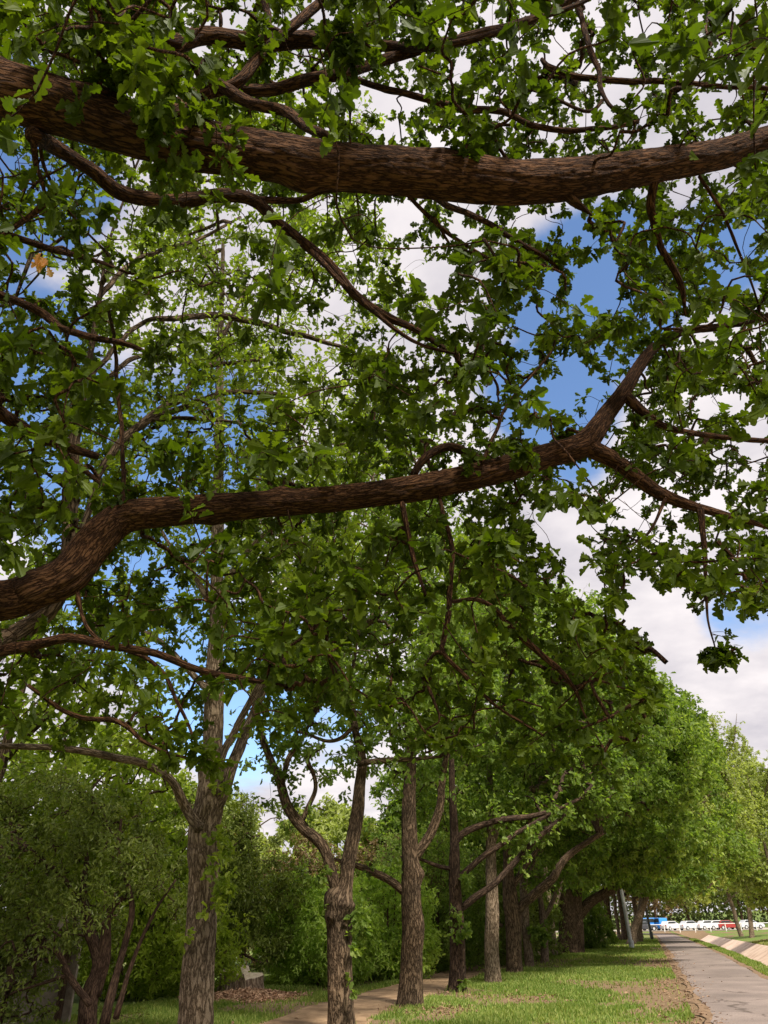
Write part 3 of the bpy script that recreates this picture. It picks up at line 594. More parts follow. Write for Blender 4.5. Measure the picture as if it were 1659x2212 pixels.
# leaf clusters in the air round those limbs
n_try = 150000
c = np.stack([RNG.uniform(-7.5, 6.0, n_try), RNG.uniform(-.5, 8.8, n_try), RNG.uniform(2.6, 12.0, n_try)], -1)
u, v, d = proj(c); inf = (u > -60) & (u < 1720) & (v > -60) & (v < 2270) & (d > .3)
prob = np.full(n_try, .035)
pin = np.full(n_try, 1.0)
low = np.interp(u, [0, 200, 420, 600, 800, 900, 1100, 1300, 1380, 1430, 1500, 1660], [1610, 1630, 1650, 1580, 1560, 1610, 1650, 1690, 1600, 1480, 1345, 1345])
pin = np.where(v > low + RNG.normal(0, 25, n_try), 0, pin)
light = ((u > 280) & (u < 760) & (v > 440) & (v < 1040)) | ((u > 60) & (u < 330) & (v > 360) & (v < 640))
pin = np.where(light, pin * .42, pin)
pin = np.where((u < 850) & (v > 1130), pin * .85, pin)
pin = np.where((u > 700) & (u < 1120) & (v > 420) & (v < 900), pin * .9, pin); pin = np.where((u > 1050) & (v > 420) & (v < 1100), pin * 1.2, pin)
for (bu, bv, a, b, f) in [(920, 780, 170, 80, 1.6), (1050, 1180, 260, 130, 1.3), (300, 150, 190, 150, 1.2), (90, 860, 110, 90, 1.4), (1150, 1420, 230, 170, 1.0), (150, 650, 160, 90, 1.2)]:
    pin = np.where(((u - bu) / a) ** 2 + ((v - bv) / b) ** 2 < 1, pin * f, pin)
pin *= .04 + .85 * np.clip((vnoise(c * 1.7) * .5 + vnoise(c * 3.6 + 9) * .5) * 4.2 - 1.75, 0, 1)
prob = np.where(inf, pin * .40, prob)
prob = np.where((c[:, 2] > 7.5) , prob * .8, prob)
ok = (RNG.random(n_try) < prob) & (np.linalg.norm(c - CAMP, axis=1) > 3.0) & (gap_ok(c, 1.05, 8) | ~inf)
# keep the faces of the two great boughs free: no cluster between them and the ground below, except a few sprays
def near_bough(c, m=.22):
    res = np.zeros(len(c), bool); q = sample_paths([bough1[1:], bough2[1:]], .1); qu, qv, qd = proj(q[:, :3])
    for a in range(0, len(c), 4000):
        cu, cv, cd = proj(c[a:a + 4000]); w = q[:, 3] / qd * FPX
        dd = (cu[:, None] - qu) ** 2 + (cv[:, None] - qv) ** 2
        res[a:a + 4000] = ((dd < (w + 38) ** 2) & (cd[:, None] < qd + .1)).any(1)
    return res
def near_sub(c):
    q = sample_paths(subA + limC, .12); q = q[q[:, 3] > .012]; qu, qv, qd = proj(q[:, :3]); w = q[:, 3] / qd * FPX; res = np.zeros(len(c), bool)
    for a in range(0, len(c), 3000):
        cu, cv, cd = proj(c[a:a + 3000]); dd = (cu[:, None] - qu) ** 2 + (cv[:, None] - qv) ** 2
        res[a:a + 3000] = ((dd < (w + 22) ** 2) & (cd[:, None] < qd + .05)).any(1)
    return res
c = c[ok]; c = c[~(near_sub(c) & (RNG.random(len(c)) < .88))]; nb = near_bough(c); c = c[~nb]
# two leafy sprays that do hang in front of the top bough, and one at its middle
def spray(pts, n, rad):
    p = np.array([P(*q) for q in pts]); i = RNG.integers(0, len(p), n); return p[i] + RNG.normal(0, rad, (n, 3))
c = np.vstack([c, spray([(250, 60, 2.45), (300, 130, 2.45), (330, 190, 2.45), (370, 240, 2.5), (230, 110, 2.4), (150, 60, 2.4), (380, 160, 2.5), (420, 300, 2.55), (280, 30, 2.4), (210, 20, 2.4)], 120, .13),
               spray([(960, 230, 3.0), (985, 270, 3.0), (1005, 310, 3.0), (965, 190, 3.0)], 14, .09), spray([(745, 40, 3.3), (900, 20, 3.4), (770, 110, 3.4)], 60, .12),
               np.vstack([np.array(l[-1][:3]) + RNG.normal(0, .10, (5, 3)) for l in subA if l[-1][3] < .02]),
               spray([(1545, 1410, 6.3), (1580, 1405, 6.3), (1560, 1430, 6.3)], 10, .05), spray([(555, 80, 3.3), (1120, 985, 5.7)], 12, .06)])
def keepA(p):
    u, v, d = proj(p); return (np.linalg.norm(p - CAMP, axis=1) > 2.0) & gap_ok(p, .8, 3)
print('A clusters', len(c))
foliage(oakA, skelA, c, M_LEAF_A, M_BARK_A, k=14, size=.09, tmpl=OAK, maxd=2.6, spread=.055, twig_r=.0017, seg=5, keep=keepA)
# one dead orange leaf cluster
q_ = P(100, 560, 4.6); n_ = 9
leaves('dead_leaf_cluster', q_ + RNG.normal(0, .035, (n_, 3)), RNG.normal(0, .5, (n_, 3)) + [0, 0, -1], RNG.normal(0, .5, (n_, 3)) + [0, -1, .2], .11 + 0 * RNG.random(n_), OAK, leaf_mat('dead_oak_leaf', (.45, .22, .08), (.6, .32, .13), (.7, .42, .2), .4), oakA)
# ------------------------------------------------------------------ the oaks of the row
def tree(name_label, base, trunk, limbs, blobs, n_cl, lm, bark, k=9, size=.11, tmpl=OAK2, group=None, sprouts=(), seg=32, bark_amp=.014, cell=.035, bumps=(), seed=0, density=None, extra=None, cat='tree', maxd=4.5, name='oak_tree', twig_r=.002, low=None, step=.06, shell=.55, flare=.3, thin=.38, up=.75):
    root = empty(name, (base[0], base[1], 0)); tag(root, name_label, cat, group)
    limb_obj('trunk', [trunk], bark, root, seg, step, bark=bark_amp, cell=cell, flare=flare, bumps=bumps, seed=seed, warp=.09, kink=.5)
    for i, l in enumerate(limbs):
        limb_obj('limb', [l], bark, root, max(8, seg // 2), step * 1.3, bark=bark_amp * .5, cell=cell * .8, seed=seed * 7 + i, warp=.10, kink=1.1)
    skel = sample_paths([trunk[max(0, len(trunk) // 2 - 1):]] + limbs, .25)
    tot = sum(b[6] if len(b) > 6 else b[3] * b[4] * b[5] for b in blobs); cs = []
    for b in blobs:
        m = int(n_cl * (b[6] if len(b) > 6 else b[3] * b[4] * b[5]) / tot * 1.6)
        g = RNG.normal(0, 1, (m, 3)); g /= np.linalg.norm(g, axis=1)[:, None]; rr = RNG.random(m) ** (1 / 3) * (1 - shell) + shell * RNG.random(m) ** .12
        rr *= .78 + .45 * vnoise(g * 2.2 + seed * 3.1 + b[0])
        q = np.array(b[:3]) + g * rr[:, None] * np.array(b[3:6]); cs.append(q)
    for l in limbs:
        lp = smooth_path(l, .2)[:, :3]; lp = lp[len(lp) // 3:]; nl = max(10, int(len(lp) * 3.2)); cs.append(lp[RNG.integers(0, len(lp), nl)] + RNG.normal(0, .32, (nl, 3)) + [0, 0, .12])
    q = np.vstack(cs); q = q[q[:, 2] > min(low or 1.6, 2.4)]
    q = q[vnoise(q * .95 + seed) * .7 + vnoise(q * 2.1 + seed) * .3 > thin + .08 * RNG.random(len(q))]
    inf_ = in_view(q, 30); q = q[gap_ok(q, 1.0, 12) | ~inf_]
    q = q[inf_[:0].size == 0 and np.ones(len(q), bool)] if False else q
    if density is not None: q = q[density(q)]
    if len(q) > n_cl + 300: q = q[RNG.permutation(len(q))[:n_cl + 300]]
    foliage(root, skel, q, lm, bark, k=k, size=size, tmpl=tmpl, maxd=maxd, spread=.16, wig=.12, twig_r=twig_r, up=up, keep=lambda p: gap_ok(p, .75, 5))
    for (sp, n_) in sprouts:
        p0 = np.array(sp); t_ = p0 + RNG.normal(0, .10, (n_, 3)); t_[:, 0] += .06
        tws = np.stack([np.repeat(p0[None], n_, 0), p0 + (t_ - p0) * .35, p0 + (t_ - p0) * .7, t_], 1); lf = cluster_leaves(tws, 8, size * .95, .06)
        leaves('sprout', *lf[:4], OAK2, lm, root, lf[4])
    return root
def B(u, v, y, rx, ry, rz):
    p = P(u, v, y); return (p[0], p[1], p[2], rx, ry, rz)
def vert(x, y, zr, wob=.06, seed=0):
    r_ = random.Random(seed); return [(x + (r_.random() - .5) * wob * 2 * min(1, z), y + (r_.random() - .5) * wob * 2, z, r) for z, r in zr]
def rows(y, pts, base_r, bx=None):
    """trunk from picture rows, footed on the ground"""
    t = pl(y, pts); x0, y0 = t[0][0], t[0][1]; return [(x0, y0, -.12, base_r)] + ([(x0, y0, .05, base_r)] if t[0][2] > .3 else []) + t

# tree whose pale upper trunk shows at the left edge
C0 = (-3.85, 6.6)
tC = [(C0[0], C0[1], -.1, .2), (C0[0], C0[1], 1.5, .15), (C0[0] + .05, C0[1], 3.5, .13)] + pl(6.6, [(118, 1300, 34), (150, 1150, 30), (152, 1000, 28), (185, 820, 16), (215, 640, 9), (260, 450, 5)]) + [(-2.9, 6.7, 15, .01)]
tree('slim oak with a pale upper trunk seen above the lower bough at left', C0, tC, limC,
     [(-3.0, 7.4, 9.2, 3.2, 2.6, 4.2), (-1.6, 8.2, 11.8, 2.8, 2.2, 3.2), (-4.6, 7.2, 7.0, 2.4, 2, 2.8), (-1.7, 8.6, 7.4, 2.2, 1.6, 2.4)], 1900, M_LEAF_B, M_BARK_T, k=10, size=.092, seed=2, low=3.9, thin=.46)
# T1: the pale rough trunk at left
y1 = 10.4
T1 = rows(y1, [(425, 2212, 76), (428, 2100, 70), (432, 1990, 64), (437, 1870, 62), (438, 1790, 62), (447, 1735, 60), (452, 1640, 44), (458, 1550, 41), (462, 1480, 38), (466, 1300, 28), (472, 1100, 24), (476, 900, 18), (478, 700, 12), (482, 520, 7)], .27)
lim1 = [pl(10.4, [(455, 1765, 30), (482, 1710, 27), (500, 1650, 25), (540, 1562, 20, 10.8), (576, 1480, 16, 11), (640, 1330, 14, 11.3), (700, 1180, 9, 11.6)]),
        pl(10.3, [(465, 1720, 16), (482, 1640, 17), (515, 1560, 14), (560, 1480, 14), (620, 1400, 9)]),
        pl(10.2, [(432, 1790, 24), (405, 1750, 22), (378, 1705, 19, 10.0), (340, 1668, 17, 9.8), (280, 1640, 16, 9.5), (150, 1618, 14, 9.1), (0, 1612, 12, 8.7), (-120, 1600, 7, 8.4)]),
        pl(10.2, [(462, 1500, 16), (400, 1440, 12), (340, 1380, 10), (230, 1330, 7)]),
        pl(10.4, [(466, 1330, 14), (430, 1260, 12), (380, 1200, 9), (340, 1130, 6)]),
        pl(10.4, [(466, 1300, 14), (520, 1210, 12), (600, 1130, 9), (700, 1090, 6)])]
tree('tall oak with pale deeply furrowed trunk, nearest of the whole trunks, beside the dark shrubs', (T1[0][0], T1[0][1]), T1, lim1,
     [(-2.0, 10.6, 10.5, 3.6, 2.6, 5.0), (-3.6, 10.2, 6.4, 2.6, 2.2, 1.9), (-0.4, 11.2, 8.0, 2.6, 2.2, 3.2), (-2.0, 11, 14, 3.2, 2.4, 3.6)], 2200, M_LEAF_B, M_BARK_P, k=10, size=.10, thin=.44,
     seg=72, bark_amp=.016, cell=.045, bumps=[(2.45, 3.2, .03, .09), (3.6, .5, .04, .12), (3.55, 3.8, .04, .1)], seed=4, low=3.3, step=.03, flare=.15,
     sprouts=[(P(462, 1862, 10.05), 9), (P(448, 1790, 10.1), 5), (P(470, 1920, 10.0), 9), (P(460, 1955, 10.0), 7), (P(398, 2025, 10.1), 3), (P(475, 1700, 10.1), 8)])
ROWG = 'oaks in the row along the lawn'
y2 = 14.5
T2 = rows(y2, [(737, 2230, 58), (736, 2120, 55), (736, 2010, 53), (737, 1975, 60), (740, 1945, 60), (750, 1910, 32), (758, 1850, 31), (770, 1760, 28), (775, 1700, 24), (780, 1640, 20), (765, 1570, 15), (760, 1480, 10), (770, 1380, 6)], .25)
lim2 = [pl(y2, [(735, 1950, 30), (720, 1900, 25), (705, 1850, 23), (690, 1822, 23), (655, 1785, 24), (625, 1740, 22), (605, 1690, 19), (585, 1640, 16), (560, 1560, 14), (545, 1480, 9)]),
        pl(y2, [(608, 1700, 11), (622, 1640, 11), (655, 1590, 8), (680, 1540, 5)]),
        pl(y2, [(650, 1780, 12), (680, 1700, 9), (665, 1640, 9, 14.2), (700, 1610, 7, 14)]),
        pl(14.3, [(775, 1650, 14), (800, 1645, 12), (860, 1640, 10), (950, 1635, 6)]),
        pl(14.3, [(765, 1570, 10), (720, 1600, 8), (640, 1580, 5)])]
tree('oak with a blackened burl where its trunk forks in two, standing at the dirt path', (T2[0][0], T2[0][1]), T2, lim2,
     [(-.8, 14.4, 8.2, 3.0, 2.5, 3.6), (-2.2, 14.2, 6.3, 1.7, 1.8, 1.9), (.9, 14.2, 6.0, 1.9, 1.8, 1.9), (-.6, 14.8, 11, 2.6, 2.4, 2.6)], 2600, M_LEAF_C, M_BARK_T, k=9, size=.12, seed=6, group=ROWG, low=3.6,
     seg=56, bark_amp=.013, cell=.04, step=.035, bumps=[(1.95, 5.4, .07, .09), (1.9, 1.5, .07, .09), (1.75, 4.0, .05, .06), (2.05, 3.2, .05, .07)], flare=.3,
     sprouts=[(P(770, 2010, 14.3), 7), (P(748, 2050, 14.2), 2), (P(768, 1975, 14.3), 8), (P(680, 1890, 14.3), 7), (P(708, 1960, 14.3), 3), (P(752, 2130, 14.2), 2)])
y3 = 18.04
T3 = rows(y3, [(885, 2178, 56), (886, 2120, 50), (885, 2050, 47), (888, 2000, 48), (886, 1950, 44), (885, 1880, 38), (885, 1800, 34), (885, 1750, 31), (886, 1660, 25), (882, 1560, 18), (878, 1450, 10)], .34)
lim3 = [pl(y3, [(872, 1926, 18), (850, 1908, 17), (820, 1890, 16), (770, 1868, 12), (720, 1855, 7)]),
        pl(y3, [(898, 1850, 20), (918, 1822, 20), (936, 1790, 20), (948, 1740, 17), (952, 1690, 15), (965, 1620, 11), (990, 1540, 7)]),
        pl(y3, [(885, 1690, 14), (860, 1630, 12), (840, 1560, 8)]),
        pl(y3, [(885, 1640, 14), (930, 1560, 12), (1000, 1500, 8)])]
tree('straight brown oak with a knobbly bump halfway up, grass tuft at its foot', (T3[0][0], T3[0][1]), T3, lim3,
     [(.6, 18, 8.6, 3.0, 2.6, 3.8), (2.4, 17.6, 6.6, 2.1, 2, 2.0), (-1.2, 18, 5.8, 1.8, 1.8, 1.5), (.8, 18.2, 12, 2.6, 2.4, 2.4)], 2500, M_LEAF_C, M_BARK_T, k=9, size=.13, seed=8, group=ROWG, low=3.8,
     seg=52, bark_amp=.013, cell=.04, step=.04, bumps=[(2.55, 0.3, .09, .10), (2.6, 5.7, .05, .1), (1.6, 2.0, .03, .1)], flare=.3)
y4 = 21.47
T4 = rows(y4, [(987, 2144, 38), (986, 2060, 33), (985, 1990, 31), (986, 1930, 27), (982, 1860, 23), (979, 1780, 18), (978, 1700, 14), (976, 1600, 8)], .27)
lim4 = [pl(y4, [(990, 1968, 14), (1015, 1948, 14), (1060, 1915, 13), (1110, 1862, 12), (1150, 1820, 11), (1220, 1760, 8)]),
        pl(y4, [(985, 1900, 12), (1030, 1860, 12), (1080, 1825, 11), (1150, 1780, 9), (1260, 1720, 6)]),
        pl(y4, [(978, 1830, 14), (1000, 1800, 14), (1050, 1780, 13), (1110, 1768, 12), (1180, 1755, 9)]),
        pl(y4, [(985, 1880, 9), (940, 1868, 8), (890, 1850, 5)])]
tree('darkest slim oak with leafy sprouts on its trunk and limbs reaching toward the asphalt path', (T4[0][0], T4[0][1]), T4, lim4,
     [B(1080, 1420, 22, 2.8, 2.4, 2.8), B(1200, 1680, 23.5, 2.6, 1.8, 1.5), B(1000, 1700, 23.5, 2.0, 1.6, 1.4)], 2500, M_LEAF_C, bark_mat('blackish_bark', (.02, .012, .008), (.06, .038, .026), (.12, .08, .055), .03, .9), k=9, size=.14, seed=10, group=ROWG, low=3.2, maxd=9, thin=.42,
     seg=40, bark_amp=.014, cell=.034, step=.05, sprouts=[(P(1000, 2010, 21.2), 8), (P(975, 1975, 21.2), 6), (P(978, 2025, 21.2), 4), (P(1000, 1900, 21.2), 8), (P(995, 2120, 21.2), 3)], flare=.3)
specs = [
 ('grey-brown oak with a dark scar at the foot of its straight trunk', 23.83, [(1066, 2126, 36), (1064, 2060, 31), (1063, 1990, 29), (1062, 1900, 25), (1060, 1800, 20), (1057, 1700, 15), (1055, 1580, 8)], .30,
   [[(1060, 1830, 12), (1090, 1770, 10), (1150, 1700, 7)], [(1060, 1780, 10), (1030, 1700, 8)]], [B(1200, 1400, 24, 2.6, 2.2, 2.6), B(1260, 1640, 25, 2.6, 2.0, 1.9), B(1100, 1760, 26, 1.8, 1.6, 1.2)], 2400, M_BARK_P),
 ('stout brown oak whose heavy limb arches right from a swollen trunk', 27.12, [(1112, 2107, 36), (1109, 2050, 33), (1106, 1985, 34), (1100, 1940, 32), (1096, 1860, 20), (1094, 1760, 12)], .36,
   [[(1108, 1985, 20), (1130, 1955, 18), (1160, 1930, 18), (1195, 1900, 18), (1225, 1850, 14), (1300, 1800, 10)], [(1100, 1925, 14), (1150, 1850, 10), (1200, 1780, 7)], [(1085, 2000, 9), (1070, 1990, 8), (1075, 1960, 5)]], [B(1310, 1500, 26, 2.4, 2.4, 2.4), B(1360, 1650, 27, 2.9, 2.2, 1.8), B(1220, 1760, 29.5, 2.6, 1.8, 1.3)], 3000, M_BARK_T),
 ('thin leaning oak with a leafy sprout tuft partway up its trunk', 30.49, [(1145, 2092, 20), (1140, 2040, 18), (1134, 1980, 17), (1128, 1900, 14), (1124, 1800, 9), (1122, 1700, 6)], .19,
   [[(1130, 1920, 9), (1160, 1850, 7), (1200, 1800, 5)]], [B(1250, 1560, 30, 3, 2.4, 2.8), B(1200, 1820, 30, 2.2, 2, 1.5)], 1700, M_BARK_P),
 ('slender oak that forks in a narrow Y behind the thin leaning one', 33.52, [(1177, 2081, 18), (1175, 2040, 16), (1173, 1990, 15), (1168, 1950, 11), (1160, 1900, 9), (1155, 1800, 6)], .2,
   [[(1173, 1985, 11), (1190, 1955, 10), (1212, 1900, 8), (1230, 1820, 6)]], [B(1390, 1620, 30, 2.4, 2.4, 2.3), B(1390, 1790, 31, 3.0, 2.4, 1.6), B(1280, 1840, 33, 2.4, 2, 1.2)], 2800, M_BARK_P),
 ('plain grey oak trunk immediately left of the huge double trunk', 37.33, [(1197, 2070, 20), (1193, 2020, 17), (1188, 1970, 14), (1182, 1920, 11), (1176, 1850, 8)], .25,
   [[(1190, 1985, 10), (1220, 1900, 8), (1260, 1840, 6)]], [B(1380, 1580, 36, 3.4, 2.6, 3.4), B(1330, 1760, 36, 3.2, 2.4, 2.0)], 2000, M_BARK_P),
 ('huge old oak with a broad double trunk and a long low limb over the lawn', 42.02, [(1230, 2060, 50), (1228, 2020, 42), (1225, 1970, 38), (1218, 1920, 32), (1215, 1860, 24), (1212, 1780, 14)], .72,
   [[(1245, 1985, 22), (1275, 1945, 20), (1310, 1925, 18), (1360, 1900, 18), (1412, 1876, 14), (1480, 1850, 8)], [(1225, 1940, 26), (1260, 1870, 18), (1330, 1830, 14), (1420, 1800, 9)], [(1225, 1950, 20), (1180, 1900, 14), (1150, 1860, 8)], [(1248, 2062, 34), (1246, 2010, 30), (1240, 1960, 26), (1244, 1900, 16)]],
   [B(1445, 1730, 43.5, 3.4, 2.6, 3.0), B(1480, 1835, 44.5, 3.8, 2.4, 1.8), B(1330, 1800, 42, 4.2, 3, 2.6), B(1440, 1900, 41, 2.6, 2, 1.0)], 4200, M_BARK_T)]
for i, (lab, y, rw, br, lm_, bl_, ncl, bk) in enumerate(specs):
    T = rows(y, rw, br); sp = []
    if i == 2: sp = [(P(1170, 2020, 30.2), 22), (P(1150, 2015, 30.2), 10)]
    if i == 4: sp = [(P(1190, 1960, 37), 10)]
    tree(lab, (T[0][0], T[0][1]), T, [pl(y, l) for l in lm_], bl_, ncl, M_LEAF_C, bk, k=9, size=.15 + .012 * i, tmpl=OAK2 if i < 2 else DIAM, seed=12 + 2 * i, group=ROWG, low=2.6, maxd=9, thin=.42,
         seg=32 if i != 5 else 44, bark_amp=.014 if i < 5 else .03, cell=.05, step=.08, sprouts=sp, flare=.2)

exec_far = True
# canopy of the right-hand side of the row: further oaks behind the huge one, trunks seen close together
FARG = 'far oaks closing the row behind the huge double trunk'
far_specs = [((1300, 2036), 11.5, 'far grey oak trunk just right of the round dark bush', 14, 6.0), ((1322, 2030), 12, 'far brown oak trunk directly left of the leaning lamp post foot', 16, 6.5), ((1338, 2027), 11, 'thin far oak trunk between thicker ones left of the lamp post', 8, 5),
             ((1352, 2024), 12.5, 'black far trunk showing left of the lamp post', 15, 7), ((1382, 2020), 12, 'last brown oak trunk before the car park', 10, 7)]
for i, ((u, v), H, lab, wpx, spread_) in enumerate(far_specs):
    g = G(u, v); x, y = g[0], g[1]; r = wpx * .5 * (y / ray(u, v)[1]) / FPX
    T = vert(x, y, [(-.1, r * 1.2), (.3, r), (2.5, r * .85), (5, r * .6), (8, r * .35), (H, .04)], .15, seed=40 + i)
    rr_ = random.Random(i); L = []
    for j in range(5):
        a = rr_.uniform(-.9, 2.2); z0 = 2.8 + j * .9; l = spread_ * rr_.uniform(.6, .95); L.append([(x, y, z0, r * .5), (x + cos(a) * l * .4, y - sin(a) * l * .4 * .6, z0 + .9, r * .35), (x + cos(a) * l, y - sin(a) * l * .6, z0 + 1.6, .04)])
    tree(lab, (x, y), T, L, [(x + 1.5, y, H * .66, spread_, 3.6, H * .36), (x + spread_ * .65, y - 2, H * .45, spread_ * .55, 3, H * .24)], 2200, M_LEAF_C if i != 2 else M_LEAF_F, M_BARK_P if i in (0, 2) else M_BARK_T,
         k=10, size=.24, tmpl=DIAM, seed=60 + i, group=FARG, low=2.3, seg=14, bark_amp=.03, cell=.08, step=.2, twig_r=.004, maxd=7)
# bright young crowns that stand over the path at the right: the outline against the sky
BR = 'pale bright trees rising behind the row at right'
for i, (u, vt, y, rx, lab, ub, vb) in enumerate([(1452, 1440, 60, 4.6, 'pale tree poking up between the oak row and the open sky', 1376, 2023), (1510, 1500, 57, 4.8, 'bright feathery tree behind the row, below the open sky', 1360, 2026), (1568, 1560, 104, 7, 'lower pale tree between two feathery treetops at right', 1600, 2012),
        (1640, 1535, 94, 6.6, 'pale green feathery tree with spiky top near the right edge', 1622, 2015), (1690, 1640, 74, 5.2, 'pale tree cut off by the right edge of the picture', 1690, 2020)]):
    d = ray(u, 1975); x = d[0] / d[1] * y; H = P(u, vt, y)[2]; q_ = P(ub, vb, y)[0]; zb = float(gz(np.array(q_), np.array(float(y))))
    T = [(q_, y, zb - .2, .3), (q_ + (x - q_) * .15, y, zb + 1.5, .24), (q_ + (x - q_) * .7, y, H * .35, .17), (x, y, H * .6, .09), (x, y, H * .88, .02)]
    L = []
    for j in range(12):
        a = j * 2.4; z0 = 2.5 + j * (H - 5) / 12; l = rx * (1 - .5 * j / 12); L.append([(x, y, z0, .09), (x + cos(a) * l * .5, y + sin(a) * l * .5, z0 + l * .35, .06), (x + cos(a) * l * .9, y + sin(a) * l * .9, z0 + l * .8, .02)])
    if y > 70: L = [l[:-1] + [(l[-1][0], l[-1][1], l[-1][2] + 1.5, .02)] for l in L]
    tree(lab, (q_, y), T, L, [(x, y, H * .50, rx, rx * .7, H * .37), (x + .6, y, H * .82, rx * .35, rx * .4, H * .19), (x - rx * .5, y, H * .68, rx * .28, 2, H * .18), (x + rx * .6, y, H * .66, rx * .25, 2, H * .15), (x - rx * .25, y, H * .88, rx * .14, 1, H * .10), (x + rx * .35, y, H * .84, rx * .14, 1, H * .10), (x - rx * .7, y, H * .8, rx * .13, 1, H * .08)], 3200, M_LEAF_F, M_BARK_P, k=9, thin=.42, size=.26, tmpl=DIAM, seed=90 + i, group=BR, low=1.5, seg=12, bark_amp=.02, cell=.1, step=.3, twig_r=.006, maxd=7, shell=.35, name='tree')
# trees on the far bank of the drain
BK = 'trees along the far bank of the drain'
for i, (s, n, H, rx, lean, lm_, lab) in enumerate([(70, 15.5, 8, 4.2, -1.6, M_LEAF_F, 'leaning dark-trunked tree on the far bank, leftmost of the bank trees'), (61, 15.5, 8.5, 4.0, -.4, M_LEAF_F, 'olive tree with twisted trunk in the middle of the far bank'),
        (53, 15.2, 9, 4.2, -.5, M_LEAF_F, 'tree with a short dark trunk near the right edge on the far bank'), (50, 16.2, 8.5, 3.6, .2, M_LEAF_F, 'tree at the very right edge standing on the far bank'), (72, 17, 7, 3.5, -1.5, M_LEAF_R, 'brown bare-looking tree beyond the far bank')]):
    n += 3.4; x, y, z = SN(s, n, float(ground_z(n, s))); r = .17
    T = [(x, y, z - .1, r * 1.3), (x + lean * .1, y, z + .6, r), (x + lean * .5, y, z + 1.7, r * .8), (x + lean, y, z + 3, r * .6), (x + lean * 1.2, y, z + H * .7, .06), (x + lean * 1.2, y, z + H, .02)]
    L = [[(x + lean * .5, y, z + 1.6, r * .6), (x + lean * .5 + cos(a) * rx * .5, y + sin(a) * rx * .5, z + 2.8, r * .4), (x + lean * .5 + cos(a) * rx * .9, y + sin(a) * rx * .9, z + 4.2, .03)] for a in (0.3, 1.6, 2.9, 4.2, 5.4)]
    tree(lab, (x, y), T, L, [(x + lean, y, z + H * .62, rx, rx, H * .36), (x + lean * 1.6, y, z + H * .4, rx * .8, rx * .7, H * .16)], 2000 if i < 4 else 900, lm_, M_BARK_S, k=8, size=.20, tmpl=DIAM, seed=110 + i, group=BK, low=2.0, seg=14, bark_amp=.02, cell=.06, step=.15, twig_r=.004, maxd=6, name='tree')

# ------------------------------------------------------------------ shrubs and small trees left of the row
def shrub(label, base, stems, blobs, n_cl, lm, k, size, tmpl, seed, group=None, name='shrub', low=.1, cat='shrub', gaps=True, width=1.0, stem_r=.05, thr=.33, bark=None):
    root = empty(name, (base[0], base[1], 0)); tag(root, label, cat, group); bark = bark or M_BARK_S
    for i, s_ in enumerate(stems): limb_obj('stem', [s_], bark, root, 12, .1, bark=.006, cell=.03, seed=seed + i, warp=.15)
    skel = sample_paths(stems, .2); tot = sum(b[3] * b[4] * b[5] for b in blobs); cs = []
    for b in blobs:
        m = int(n_cl * b[3] * b[4] * b[5] / tot * 1.5); g = RNG.normal(0, 1, (m, 3)); g /= np.linalg.norm(g, axis=1)[:, None]; rr = .35 + .65 * RNG.random(m) ** .3
        rr *= .75 + .5 * vnoise(g * 2.5 + seed + b[0]); cs.append(np.array(b[:3]) + g * rr[:, None] * np.array(b[3:6]))
    q = np.vstack(cs); q = q[q[:, 2] > low]; q = q[vnoise(q * 1.3 + seed) > thr]
    if gaps: q = q[gap_ok(q, .9, 10)]
    if len(q) > n_cl: q = q[RNG.permutation(len(q))[:n_cl]]
    foliage(root, skel, q, lm, bark, k=k, size=size, tmpl=tmpl, maxd=6, spread=.14, wig=.14, twig_r=.0016, up=.5, keep=(lambda p: gap_ok(p, .7, 4)) if gaps else None)
    return root
def stemset(bx, by, tops, r=.06, z0=0, seed=0):
    rr_ = random.Random(seed); o_ = []
    for (tx, ty, tz) in tops:
        a = bx + rr_.uniform(-.15, .15); b = by + rr_.uniform(-.15, .15)
        o_.append([(a, b, z0 - .1, r), (a + (tx - a) * .25 + rr_.uniform(-.2, .2), b + (ty - b) * .3, tz * .3, r * .85), (a + (tx - a) * .6 + rr_.uniform(-.25, .25), b + (ty - b) * .6, tz * .62, r * .55), (tx, ty, tz, .012)])
    return o_
# big evergreen, olive-leaved shrub-tree with many dark stems
bx, by = P(200, 2150, 12.6)[:2]
ST = [pl(12.6, [(185, 2240, 40), (195, 2150, 38), (215, 2085, 30), (190, 2000, 24), (180, 1930, 16), (188, 1850, 10)]),
      pl(12.6, [(200, 2150, 34), (225, 2070, 30), (232, 1990, 18), (250, 1950, 15), (290, 1930, 9)]),
      pl(12.5, [(225, 2212, 24), (250, 2110, 16), (275, 2020, 14), (285, 1960, 13), (268, 1880, 11), (255, 1840, 9), (262, 1770, 5)]),
      pl(12.4, [(250, 2200, 14), (275, 2110, 10), (305, 2030, 8), (340, 1960, 6), (380, 1900, 4)]),
      pl(12.3, [(195, 2170, 14), (150, 2110, 14), (128, 2060, 12), (95, 2045, 9), (60, 2060, 6)]),
      pl(12.3, [(150, 2105, 8), (90, 2125, 6), (10, 2150, 4)]),
      pl(12.6, [(190, 1990, 12), (140, 1900, 9), (60, 1830, 6)]), pl(12.6, [(255, 1840, 9), (230, 1780, 7), (200, 1720, 5)])]
shrub('large dark olive-green evergreen shrub with many crooked stems filling the lower left', (bx, by), ST,
      [(-5.4, 12.9, 2.2, 2.1, 1.6, 1.75), (-4.35, 12.9, 2.1, 1.1, 1.4, 1.5), (-6.9, 12.9, 1.9, 1.8, 1.4, 1.5), (-5.7, 12.8, .9, 2.2, 1.3, .8)], 3600, M_LEAF_D, 12, .072, OVAL, 3, name='evergreen_shrub', width=1.4, thr=.40)
